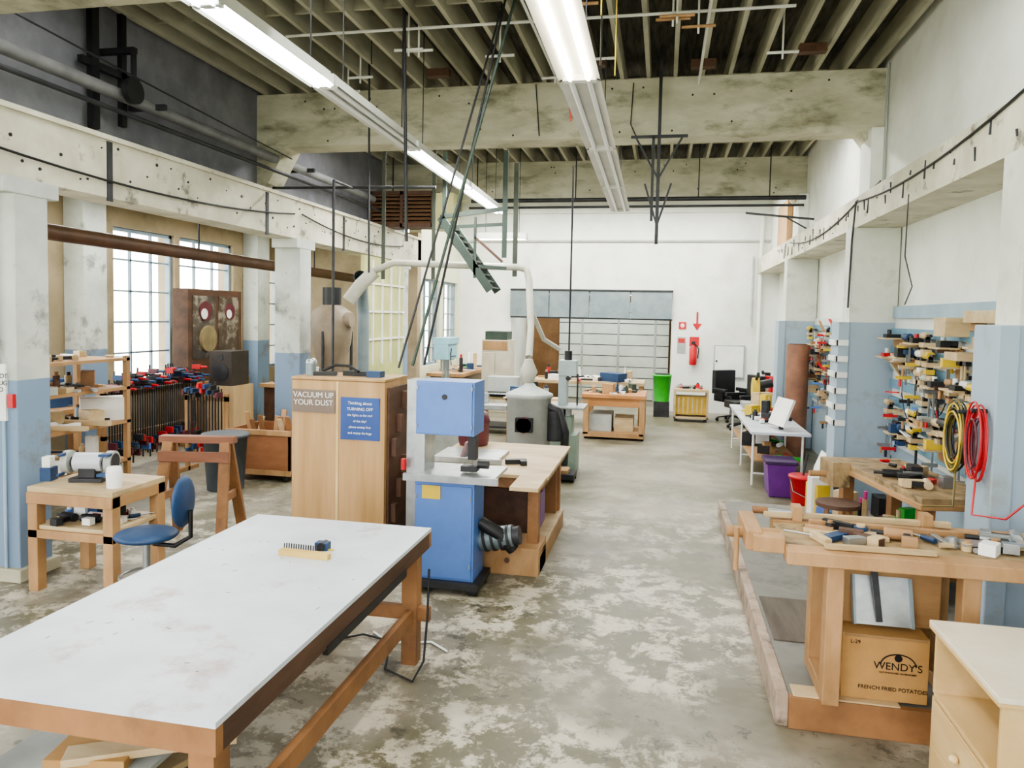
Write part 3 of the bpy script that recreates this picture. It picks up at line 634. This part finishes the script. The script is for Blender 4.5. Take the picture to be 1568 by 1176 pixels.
for k in range(12):
    x=-.24+k*.042; c=r.choice([RED,DBLUE,BLACK,MAROON]); z1=1.05+r.uniform(0,.12); z0=.15+r.uniform(0,.25)
    b.box((x,-.05,z0),(x+.012,-.03,z1),DARK); b.box((x-.01,-.16,z1-.1),(x+.02,-.03,z1-.04),c); b.box((x-.01,-.14,z0+.08),(x+.02,-.03,z0+.15),c)
b.done()
b=B('dark_display_cabinet')
b.box((-7.1,9.7,0),(-6.7,11.1,.95),mat('cab_tan','#99774a','#82633a',4,.6)); b.box((-7.1,9.7,.95),(-6.85,11.1,2.35),BROWN)
DG=mat('dark_glass','#5c534a','#433a31',3,.1,c3='#8d8578',scale3=3,lo3=.5,hi3=.6)
b.box((-6.86,9.8,1.3),(-6.84,10.35,2.25),DG); b.box((-6.86,10.45,1.3),(-6.84,11.0,2.25),DG)
b.cyl((-6.84,10.1,2.02),(-6.825,10.1,2.02),.15,MAROON,n=28); b.cyl((-6.825,10.06,1.98),(-6.82,10.06,1.98),.08,PWHITE,n=24); b.cyl((-6.84,10.15,1.6),(-6.8,10.15,1.6),.2,mat('brass_dial','#8c7d5c','#736547'),n=28)  # maroon and white discs are reflections painted on the glass
b.cyl((-6.84,10.75,2.02),(-6.825,10.75,2.02),.13,MAROON,n=28); b.cyl((-6.825,10.71,1.98),(-6.82,10.71,1.98),.07,PWHITE,n=24)  # second pane: red and white reflection painted as discs
b.done()
b=B('loudspeaker'); b.box((-6.4,9.55,.95),(-6.05,10.0,1.45),mat('speaker_brown','#3b332d','#2b2520')); b.box((-6.42,9.52,0),(-6.0,10.05,.95),PLY); b.cyl((-6.23,9.55,1.15),(-6.23,9.54,1.15),.13,DARK,n=20); b.cyl((-6.23,9.55,1.36),(-6.23,9.54,1.36),.05,DARK,n=14); b.done()
b=B('aisle_counter'); b.box((-6.4,10.9,.8),(-5.2,11.5,.86),PINE); b.box((-6.35,10.95,0),(-5.25,11.45,.8),BROWN); b.done(.004)
clutter('counter_clutter',-6.3,-5.3,10.98,11.4,.861,32,[PWHITE,YEL,BLACK,DBLUE,PLYH,RED],12,.45,.3)
b=B('electrical_notice_sign'); b.box((-4.86,4.53,1.2),(-4.7,4.549,1.62),PWHITE); b.box((-4.68,4.52,1.3),(-4.63,4.549,1.4),RED); b.cyl((-4.72,4.53,.1),(-4.72,4.53,1.2),.012,LBLUE,n=8); b.cyl((-4.76,4.53,1.62),(-4.76,4.53,2.85),.012,GREYM,n=8); eo=b.done()
text('DO NOT\nUNPLUG\nREAD',eo,(-4.78,4.527,1.48),(math.pi/2,0,0),.05,DARK)

# ---------------- right side: front woodworking bench
b=B('woodworking_bench')
zt=.95
b.box((.62,3.68,zt-.07),(2.3,3.8,zt),PINE); b.box((.62,3.8,zt-.03),(2.3,4.2,zt),BENCHT); b.box((.62,4.2,zt-.08),(2.3,4.3,zt+.01),PINE)
b.box((.47,3.75,zt-.04),(.62,3.85,zt+.04),PINE); b.cyl((.36,3.95,zt-.0),(.62,3.95,zt-.0),.03,PINE); b.box((.44,3.8,zt-.05),(.52,4.2,zt+.05),PINE); b.cyl((.4,3.85,.78),(.4,3.85,1.0),.013,PINE)
for x in (.82,1.42):
    for y in (3.76,4.14): b.box((x,y,.17),(x+.08,y+.09,zt-.07),PINE)
    b.box((x,3.85,.17),(x+.08,4.14,.24),PINE)
b.box((2.1,3.76,.17),(2.18,3.85,zt-.07),PINE); b.box((2.1,4.14,.17),(2.18,4.23,zt-.07),PINE)
b.box((.9,4.13,.3),(1.42,4.15,.8),mat('ply_panel','#a58256','#86643d',5,.6,stretch=(.3,1,1))); b.box((.9,4.02,.5),(1.42,4.04,.84),MC['ply_panel'])
wbn=b.done(.006)
clutter('bench_hand_tools',.8,2.2,3.85,4.12,.952,40,[PLYH,PINE,DARK,BLACK,DBLUE,PWHITE,BROWN,STEEL,PLYH],21,.06,.13,parent=wbn)
b=B('wooden_bar_clamps',parent=wbn)
b.bc((1.05,4.24,.985),(.95,.035,.03),PLYH,(0,0,.02)); b.bc((1.2,4.13,.975),(.8,.03,.03),PINE,(0,0,-.06)); b.bc((.75,4.24,1.0),(.05,.09,.08),PINE); b.bc((1.4,4.24,1.0),(.05,.09,.08),PINE); b.cyl((.58,4.24,1.0),(.75,4.24,1.0),.012,STEEL,n=8); b.cyl((.52,4.24,1.0),(.6,4.24,1.0),.02,DFIR,n=10)
b.bc((1.05,3.76,.965),(.5,.03,.025),PLYH,(0,0,.03)); b.bc((1.7,4.0,.965),(.5,.08,.025),PLYH,(0,0,.15)); b.bc((.95,4.0,.962),(.4,.07,.02),PLYH,(0,0,-.12)); b.done(.003)
b=B('hand_saw',parent=wbn); b.prism([(1.45,3.86),(1.8,3.92),(1.8,3.98),(1.45,3.98)],'z',.985,.988,STEEL); b.bc((1.86,3.95,.99),(.12,.1,.03),BROWN,(0,0,.2)); b.done()
b=B('metal_tray'); x=1.13; b.bc((x,3.98,.64),(.27,.015,.24),STEEL,(-.35,0,.0)); b.bc((x-.135,3.97,.64),(.012,.04,.24),GALV,(-.35,0,0)); b.bc((x+.135,3.97,.64),(.012,.04,.24),GALV,(-.35,0,0)); b.beam((x-.02,3.93,.55),(x-.05,3.97,.84),.03,.02,DARK); b.done()
bx=B('cardboard_box'); bx.box((.93,3.875,.173),(1.33,4.1,.5),CARD)
bx.box((.94,3.872,.485),(1.32,3.875,.5),mat('cardboard_edge','#9b7a52','#8a6b46')); bx.box((.905,3.9,.34),(.93,4.08,.5),CARD); bo=bx.done(.003)
ty=3.872
INK=mat('black_ink','#0c0c0c','#060606',5,.9)
text("WENDY'S",bo,(1.19,ty,.35),(math.pi/2,0,0),.052,INK); text('OLD FASHIONED HAMBURGERS',bo,(1.19,ty,.318),(math.pi/2,0,0),.012,INK); text('FRENCH FRIED POTATOES',bo,(1.17,ty,.235),(math.pi/2,0,0),.027,INK); text('L-29',bo,(.99,ty,.46),(math.pi/2,0,0),.026,INK)
b=B('box_logo',parent=bo); b.tube([(1.19+.08*math.cos(a*math.pi/12),ty-.001,.36+.055*math.sin(a*math.pi/12)) for a in range(0,13)],.003,INK); b.cyl((1.19,ty+.001,.395),(1.19,ty-.002,.395),.018,INK); b.done()
b=B('birch_side_cabinet')
x0,x1,y0,y1,zt=1.21,1.9,2.82,3.47,.75
b.box((x0-.02,y0-.02,zt-.02),(x1,y1+.02,zt),mat('cream_top','#e0d6c2','#d0c4ac',3,.4)); b.box((x0-.02,y0-.02,zt-.035),(x1,y1+.02,zt-.02),BIRCH)
b.box((x0,y1-.02,0),(x1,y1,zt-.035),BIRCH); b.box((x0,y0,0),(x1,y0+.02,zt-.035),BIRCH); b.box((x1-.02,y0,0),(x1,y1,zt-.03),BIRCH)
b.box((x0,y0,.42),(x1,y1,.44),BIRCH); b.box((x0,y0+.02,.05),(x0+.02,y1-.02,.41),BIRCH); b.box((x0-.005,y0+.03,.23),(x0,y1-.03,.4),BIRCH); b.box((x0-.005,y0+.03,.05),(x0,y1-.03,.22),BIRCH)
for z in (.32,.14): b.sph((x0-.025,(y0+y1)/2,z),.018,BIRCH)
b.done(.003)

b=B('assembly_bench',loc=(1.85,6.0,0),rz=.18)
b.box((-.28,-.72,.84),(.28,.72,.9),BENCHT); b.box((-.29,-.73,.82),(.29,.73,.86),PINE)
for x in (-.24,.16):
    for y in (-.66,.56): b.box((x,y,.17),(x+.09,y+.09,.84),DFIR)
b.box((-.24,-.6,.3),(.2,.6,.33),DFIR)
b.box((-.42,.35,.72),(-.28,.62,.92),BENCHT); b.cyl((-.55,.5,.8),(-.4,.5,.8),.025,PINE)
ab=b.done(.005)
clutter('assembly_bench_shelf_clutter',-.2,.15,-.5,.5,.331,14,[BLUE,PWHITE,GREEN,BLACK,PLYH,YEL],34,.3,.2,parent=ab)
b=B('wooden_stool',loc=(1.36,6.0,.165))
b.cyl((0,0,.47),(0,0,.5),.16,BROWN,n=28)
for k in range(4):
    a=k*math.pi/2+.6; b.cyl((.17*math.cos(a),.17*math.sin(a),0),(.1*math.cos(a),.1*math.sin(a),.47),.015,DFIR,n=10)
for k in range(4):
    a=k*math.pi/2+.6;c=a+math.pi/2; b.cyl((.145*math.cos(a),.145*math.sin(a),.17),(.145*math.cos(c),.145*math.sin(c),.17),.01,DFIR,n=8)
b.done()
clutter('assembly_bench_tools',1.75,1.98,5.5,6.5,.902,16,[RED,DARK,BLACK,PLYH,STEEL],31,.1)
clutter('floor_tool_cases',1.45,2.2,6.85,7.7,.165,22,[YEL,PWHITE,BLACK,PLYH,BLUE,mat('magenta','#c43a86')],33,.4,.22)
b=B('french_cleat_tool_rack')
TW=mat('cleat_white','#d6d8d3','#c6c9c4',2,.7); SB=mat('cleat_blue','#7499ac','#64899c',3,.6)
for (ya,yb,n) in ((4.9,8.3,7),(8.7,12.45,7)):
    b.box((2.36,ya,.8),(2.395,yb,2.1),TW)
    for k in range(n): z=.86+k*.175; b.box((2.33,ya,z),(2.36,yb,z+.085),SB)
b.box((2.33,4.9,2.1),(2.39,8.3,2.22),LBLUE)
for k in range(6): z=.95+k*.17; b.box((1.78,8.31,z),(1.92,8.325,z+.06),PWHITE); b.box((1.8,8.31,z),(1.815,8.68,z+.06),PWHITE)
rack=b.done()
def wall_tools(name,ya,yb,za,zb,n,seed,xf=2.33):
    r=random.Random(seed); b=B(name,parent=rack)
    for i in range(n):
        y=ya+(yb-ya)*((i*.618)%1); z=za+r.randint(0,int((zb-za)/.175))*.175+r.uniform(0,.05); k=r.random(); S=r.uniform(1,1.5)
        c=r.choice([YEL,RED,DBLUE,BLUE,BLACK,BLACK]) if r.random()<.33 else r.choice(SOFTTOOLS)
        if k<.25:
            b.box((xf-.12,y,z-.04),(xf,y+.12,z),PLYH); b.cyl((xf-.08,y+.02,z+.06),(xf-.08,y+.14*S,z+.06),.028*S,c,n=10); b.box((xf-.1,y+.02,z-.06),(xf-.06,y+.06,z+.05),BLACK); b.box((xf-.12,y,z-.1),(xf-.05,y+.07,z-.06),c); b.cyl((xf-.08,y-.05,z+.06),(xf-.08,y+.02,z+.06),.014,DARK,n=8)
        elif k<.48:
            L=r.uniform(.2,.45); b.box((xf-.1,y,z-L),(xf-.085,y+.015,z),STEEL); b.box((xf-.18,y-.005,z-.045),(xf-.05,y+.02,z-.015),c); b.box((xf-.18,y-.005,z-L+.05),(xf-.05,y+.02,z-L+.08),c); b.cyl((xf-.14,y+.01,z-L-.02),(xf-.14,y+.01,z-L+.05),.013,r.choice([PINE,BLACK,RED,PINE]),n=8); b.box((xf-.09,y-.01,z-.02),(xf,y+.03,z+.01),PLYH)
        elif k<.68:
            w=r.uniform(.14,.3); b.box((xf-.18,y,z-.015),(xf,y+w,z),PLYH); b.box((xf-.02,y,z-.1),(xf,y+w,z),PINE); b.box((xf-.16,y+.02,z),(xf-.03,y+w*.5,z+r.uniform(.03,.1)),c); b.cyl((xf-.08,y+w*.8,z),(xf-.08,y+w*.8,z+.08),.02,r.choice([RED,PWHITE,DARK]),n=10)
        elif k<.83:
            b.beam((xf-.06,y,z),(xf-.1,y+r.uniform(.1,.4),z+r.uniform(-.25,.25)),.035,.015,r.choice([PINE,PLYH,PWHITE,STEEL,RED]))
        else:
            b.cyl((xf-.05,y,z-.22),(xf-.05,y,z+.02),.012,c,n=8); b.box((xf-.07,y-.05,z+.0),(xf-.03,y+.07,z+.035),DARK); b.box((xf-.05,y-.01,z-.05),(xf,y+.01,z-.03),PLYH)
    for k in range(5):
        y=r.uniform(ya,yb-.5); z=r.uniform(za+.2,zb-.2); b.tube(sag((xf-.05,y,z),(xf-.06,y+.4,z+.1),.18),.005,r.choice([RED,BLACK,YEL,BLACK]),n=6)
    b.done()
wall_tools('cleat_hung_tools',5.0,8.0,.98,2.0,96,11)
wall_tools('cleat_hung_tools_far',8.8,12.2,.98,1.98,84,12)
b=B('wooden_level',parent=rack); b.box((2.2,5.0,2.06),(2.3,6.1,2.15),PLYH); b.box((2.25,5.0,2.0),(2.33,5.1,2.06),PINE); b.box((2.25,6.0,2.0),(2.33,6.1,2.06),PINE); b.box((2.15,6.3,1.95),(2.33,6.55,2.1),PLYH); b.box((2.1,5.9,1.78),(2.33,6.15,1.84),PLYH); b.box((2.12,5.3,1.55),(2.33,5.6,1.62),PLYH); b.box((2.1,5.35,1.35),(2.33,5.55,1.45),PINE); b.done(.004)
OL=mat('olive_cord','#6d602e','#524822',4,.5)
b=B('coiled_extension_cord')
r=random.Random(5)
for k in range(16):
    rr=.15+r.uniform(-.04,.025); oz=r.uniform(-.03,.03); ox=r.uniform(-.025,.02)
    b.tube([(1.775+ox,4.93+rr*math.cos(t*math.pi/14)*.85,1.36+rr*1.2*math.sin(t*math.pi/14)+oz) for t in range(28)],.0055,(OL,BLACK,DARK,YEL,OL)[k%5],n=6,closed=True)
b.cyl((1.74,4.82,1.53),(1.82,4.82,1.53),.012,DARK,n=8); b.tube([(1.77,4.9,1.2),(1.75,4.85,.95),(1.6,4.9,.93)],.0065,OL); b.done()
b=B('red_air_hose')
for k in range(10):
    rr=.13+r.uniform(-.035,.02); ox=r.uniform(-.025,.02); oz=r.uniform(-.02,.02)
    b.tube([(1.77+ox,4.63+rr*math.cos(t*math.pi/14)*.75,1.38+oz+rr*1.5*math.sin(t*math.pi/14)) for t in range(28)],.0055,RED if k%3 else MAROON,n=6,closed=True)
b.tube([(1.77,4.6,1.2),(1.72,4.5,.99),(1.85,4.4,1.0),(2.0,4.4,1.15),(1.95,4.45,1.3)],.006,RED); b.cyl((1.74,4.63,1.56),(1.82,4.63,1.56),.012,DARK,n=8)
b.done()
b=B('post_switch_box'); b.box((1.98,4.5,2.2),(2.08,4.549,2.34),DARK); b.cyl((2.03,4.53,2.34),(2.03,4.53,3.03),.012,GREYM,n=8); b.cyl((2.03,4.52,1.6),(2.03,4.52,2.2),.012,GREYM,n=8); b.done()
b=B('purple_storage_bin'); b.prism([(1.27,0),(1.53,0),(1.56,.38),(1.24,.38)],'y',8.92,9.3,PURP); b.box((1.22,8.9,.38),(1.58,9.32,.42),mat('purple_lid','#3a1c4c')); b.done(.008)
b=B('red_bucket'); b.lathe([(.11,0),(.145,.33),(.155,.33),(.155,.36),(.13,.36)],(1.56,8.5,0),RED); b.cyl((1.56,8.5,.36),(1.6,8.52,.6),.012,DARK,n=6); b.tube([(1.42,8.5,.34),(1.44,8.4,.2),(1.56,8.35,.15),(1.68,8.4,.2),(1.7,8.5,.34)],.005,STEEL); b.done()
b=B('white_tool_case',loc=(1.66,8.1,0)); b.prism([(-.12,0),(.12,0),(.12,.56),(.02,.7),(-.05,.52)],'y',-.12,.12,PWHITE); b.box((-.02,-.13,.54),(.08,-.12,.58),DARK); b.done(.01)
b=B('folding_white_table')
b.box((1.1,9.4,.65),(1.8,12.4,.68),MELA)
for y in (9.5,10.8,12.2):
    for x in (1.14,1.72): b.cyl((x,y,0),(x,y,.65),.015,PWHITE,n=8)
    b.cyl((1.14,y,.15),(1.72,y,.15),.012,PWHITE,n=8)
b.box((1.14,9.5,.3),(1.7,12.2,.32),PINE); ft=b.done()
clutter('white_table_clutter',1.25,1.65,10.2,11.6,.682,44,[BLACK,YEL,DARK,DARK,PWHITE,PLYH,DBLUE,TEAL,RED],41,.3,.22)
clutter('table_shelf_clutter',1.2,1.65,9.6,12.0,.322,30,[BLACK,RED,DARK,PWHITE,PINE,GREEN],42,.26,.24,parent=ft)
b=B('tilted_drafting_board'); b.bc((1.5,9.75,.9),(.03,.42,.36),PWHITE,(0,.35,.3)); b.cyl((1.5,9.75,.68),(1.5,9.75,.8),.03,BLACK); b.done()
b=B('miter_saw',loc=(1.45,12.1,.681)); b.box((-.2,-.2,0),(.2,.2,.08),STEEL); b.cyl((-.05,-.05,.3),(.05,-.05,.3),.17,YEL,n=24); b.cyl((.05,-.05,.35),(.25,-.05,.4),.07,BLACK); b.beam((0,.15,.05),(0,0,.35),.08,.06,DARK); b.beam((0,-.1,.45),(0,-.35,.55),.04,.05,BLACK); b.done(.004)
b=B('cardboard_tube_roll'); b.cyl((1.98,11.6,0),(1.98,11.6,1.7),.16,mat('kraft_tube','#90664f','#785543',5,.7),n=28); b.cyl((1.98,11.6,1.7),(1.98,11.6,1.71),.13,BROWN,n=24); b.done()

# ---------------- far area
b=B('orange_workbench')
b.box((-1.3,12.3,.70),(-.24,13.3,.76),ORANGE); b.box((-1.26,12.34,.56),(-.28,12.38,.7),ORANGE)
for x in (-1.27,-.34):
    for y in (12.33,13.18): b.box((x,y,.08),(x+.09,y+.09,.7),PINE)
b.box((-1.27,12.33,.04),(-.26,13.25,.12),PINE); b.box((-1.18,12.45,.12),(-.8,13.0,.42),GREYM); b.box((-.76,12.5,.12),(-.44,13.0,.36),PLYH)
for x in (-1.25,-.3): b.cyl((x,12.4,.03),(x+.04,12.4,.03),.03,BLACK,n=10)
b.done(.004)
clutter('orange_bench_clutter',-1.2,-.4,12.45,13.15,.762,30,[PWHITE,PLYH,DBLUE,DARK,PINE,TEAL],51,.18,.3)
b=B('rolling_material_cart'); b.box((-2.35,11.1,.7),(-1.55,11.8,.74),PLYH)
for x in (-2.33,-1.63):
    for y in (11.12,11.72): b.box((x,y,.06),(x+.06,y+.06,.7),PINE); b.cyl((x,y+.03,.03),(x+.04,y+.03,.03),.03,BLACK,n=10)
b.box((-2.33,11.12,.2),(-1.57,11.78,.23),PLYH); b.box((-2.25,11.2,.23),(-1.8,11.7,.55),GREYM); rc=b.done(.003)
clutter('cart_clutter',-2.25,-1.65,11.2,11.7,.741,20,[PWHITE,PLYH,DARK,MAROON,DBLUE,GREYM],77,.25,.3,parent=rc)
b=B('long_worktable'); b.box((-2.4,13.6,.8),(-.3,14.4,.86),PLYH)
for x in (-2.35,-.4):
    for y in (13.65,14.3): b.box((x,y,0),(x+.08,y+.08,.8),PINE)
b.done(.004)
clutter('long_table_clutter',-2.2,-.5,13.7,14.3,.862,46,[PWHITE,PLYH,PINE,DARK,RED,PWHITE,DBLUE],52,.28,.45)
b=B('green_waste_bin'); b.lathe([(.15,.0),(.19,.52),(.2,.52),(.2,.56),(.17,.56)],(.02,15.7,.32),GREEN); b.box((-.14,15.55,0),(.18,15.85,.32),DARK); b.cyl((.02,15.7,.88),(.02,15.7,.9),.16,BLACK); b.done()
b=B('low_cabinet'); b.box((.26,15.0,.06),(.93,15.5,.1),PLYH); b.box((.26,15.0,.6),(.93,15.5,.65),PLYH); b.box((.26,15.0,.06),(.3,15.5,.6),PLYH); b.box((.89,15.0,.06),(.93,15.5,.6),PLYH); b.box((.3,15.05,.14),(.89,15.45,.5),mat('yellow_crate','#c2a138','#a98928',8,.5))
for k in range(6): b.box((.34+k*.09,15.04,.16),(.37+k*.09,15.05,.48),PLYH)
for x in (.28,.85): b.box((x,15.05,0),(x+.06,15.1,.06),BLACK)
b.done(.004)
clutter('low_cabinet_clutter',.35,.8,15.1,15.4,.652,12,[BLACK,DARK,RED,GREYM],55,.2)
def black_chair(name,x,y,rz):
    b=B(name,loc=(x,y,0),rz=rz)
    b.box((-.25,-.25,.4),(.25,.25,.54),BLACK); b.box((-.25,.2,.54),(.25,.32,1.02),BLACK); b.beam((0,.22,.46),(0,.25,.7),.06,.03,BLACK); b.cyl((0,0,.1),(0,0,.44),.03,STEEL)
    for s in (-1,1): b.box((s*.29-.04,-.2,.6),(s*.29+.04,.2,.67),BLACK); b.box((s*.29-.03,-.1,.42),(s*.29+.03,.1,.62),BLACK)
    for k in range(5):
        a=k*2*math.pi/5; b.beam((0,0,.12),(.27*math.cos(a),.27*math.sin(a),.07),.04,.03,BLACK); b.sph((.27*math.cos(a),.27*math.sin(a),.035),.035,BLACK)
    b.done(.02)
black_chair('black_office_chair',1.4,15.4,.6); black_chair('black_office_chair',1.5,14.3,-1.2)
b=B('far_side_desk'); b.box((1.75,13.9,.7),(2.35,15.6,.74),PLYH)
for y in (13.95,15.5):
    for x in (1.78,2.28): b.box((x,y,0),(x+.05,y+.05,.7),DARK)
fd=b.done(.003)
clutter('far_desk_clutter',1.85,2.25,14.0,15.5,.741,26,[BLACK,DARK,PWHITE,RED,PLYH],83,.4,.3,parent=fd)
b=B('fire_extinguisher'); y=YF-.1
b.lathe([(.07,0),(.08,.03),(.08,.36),(.03,.44),(.02,.47)],(.66,y,1.05),RED); b.box((.62,y-.04,1.5),(.7,y+.02,1.56),BLACK); b.tube([(.7,y,1.5),(.78,y,1.4),(.76,y,1.2)],.012,BLACK); b.box((.58,YF-.02,1.45),(.78,YF,1.66),RED); b.done()
b=B('fire_arrow_sign'); y=YF-.012
b.box((.71,y,1.95),(.75,YF,2.2),RED); b.prism([(.63,1.95),(.83,1.95),(.73,1.8)],'y',y,YF,RED); b.box((.34,y,1.82),(.50,YF,1.98),RED); b.box((.36,y-.003,1.84),(.48,y,1.96),RED); b.sph((.42,y-.004,1.9),.045,PWHITE,(1,.1,1)); b.done()
b=B('safety_notice'); b.box((.32,YF-.015,1.3),(.5,YF,1.65),GREYM); b.box((.34,YF-.018,1.52),(.48,YF-.015,1.62),RED); b.done()
b=B('wall_access_panel'); b.box((1.1,YF-.05,.78),(1.75,YF,1.5),GREYM); b.box((1.13,YF-.06,.81),(1.72,YF-.05,1.47),PWHITE); b.cyl((1.16,YF-.06,1.15),(1.16,YF-.08,1.15),.02,DARK,n=8); b.done(.004)
b=B('grey_locker'); CL=mat('cream_locker','#c8c2ae','#b3ad9a',3,.5); b.box((-3.55,14.4,0),(-3.0,15.0,1.55),CL); b.box((-3.53,14.38,1.35),(-3.02,14.4,1.53),PINE); b.box((-3.53,14.38,.1),(-3.28,14.4,1.3),CL); b.box((-3.27,14.38,.1),(-3.02,14.4,1.3),CL); b.box((-3.5,14.45,1.55),(-3.05,14.95,1.72),TEAL); b.done(.004)
b=B('drill_press',loc=(-3.55,11.9,0)); PB=mat('powder_blue','#93bbc7','#83abb7',3,.45)
b.box((-.2,-.25,0),(.2,.2,.06),CAST); b.cyl((0,.05,.06),(0,.05,1.5),.045,STEEL); b.cyl((0,-.1,.85),(0,-.1,.88),.19,CAST,n=24); b.box((-.12,-.3,1.3),(.12,.25,1.55),PB); b.box((-.14,-.3,1.55),(.14,.3,1.66),PB); b.cyl((0,-.18,1.1),(0,-.18,1.3),.04,STEEL); b.cyl((0,-.18,1.0),(0,-.18,1.1),.01,STEEL,n=8)
for k in range(3): a=k*2.1; b.cyl((.12,-.15,1.35),(.16,-.15+.16*math.cos(a),1.35+.16*math.sin(a)),.01,DARK,n=6)
b.done(.006)
b=B('jointer',loc=(-2.75,9.9,0)); b.box((-.3,-.3,0),(.3,.3,.7),GREYM); b.box((-.7,-.12,.75),(.7,.12,.82),STEEL); b.box((-.4,.1,.82),(.4,.13,.96),STEEL); b.box((-.35,-.14,.7),(.35,.14,.75),GREYM); b.done(.008)
b=B('planer_cart',loc=(-2.7,12.6,0)); b.box((-.4,-.3,.1),(.4,.3,.14),DARK); b.box((-.38,-.28,.6),(.38,.28,.64),PLYH)
for x in (-.37,.33):
    for y in (-.27,.23): b.box((x,y,0),(x+.04,y+.04,.6),PINE)
b.box((-.25,-.2,.64),(.25,.2,.72),DARK); b.box((-.27,-.15,.72),(.27,.15,.98),GREYM); b.box((-.2,-.4,.7),(.2,.4,.71),STEEL); b.done(.006)
b=B('far_left_workbench'); b.box((-4.55,13.9,.82),(-3.8,16.3,.88),PINE); b.box((-4.5,14,0),(-3.9,16.2,.82),mat('bench_base_tan','#8d7b62','#76664f')); b.done()  # solid bench base in a plain tan-brown
clutter('far_bench_clutter',-4.45,-3.9,14,16.1,.882,32,[PWHITE,DARK,DBLUE,PLYH,RED,GREEN],61,.4,.25)
b=B('far_downpipe'); b.cyl((2.0,YF-.1,0),(2.0,YF-.1,4.3),.04,WHITE); b.cyl((1.85,YF-.1,1.9),(1.85,YF-.1,3.4),.025,GREYM); b.done()
b=B('wood_storage_boards'); b.box((2.1,13.9,3.37),(2.19,15.0,4.2),PINE); b.done()
b=B('swing_bracket_arm'); b.beam((2.2,12.0,3.6),(1.2,12.0,3.7),.03,.03,DARK); b.beam((2.2,12.0,3.4),(1.8,12.0,3.63),.02,.02,DARK); b.done()

# ---------------- world + light
w=bpy.data.worlds.new('world'); SC.world=w; w.use_nodes=True; nt=w.node_tree; bg=nt.nodes['Background']
tc=nt.nodes.new('ShaderNodeTexCoord'); sp=nt.nodes.new('ShaderNodeSeparateXYZ'); rp=nt.nodes.new('ShaderNodeValToRGB')
rp.color_ramp.elements[0].position=.0; rp.color_ramp.elements[0].color=(.86,.9,.78,1); rp.color_ramp.elements[1].position=.08; rp.color_ramp.elements[1].color=(.98,.98,1,1)
nt.links.new(tc.outputs['Generated'],sp.inputs[0]); nt.links.new(sp.outputs['Z'],rp.inputs[0]); nt.links.new(rp.outputs[0],bg.inputs[0]); bg.inputs[1].default_value=9.5
SC.view_settings.view_transform='AgX'; SC.view_settings.look='AgX - Medium High Contrast'; SC.view_settings.exposure=-.08
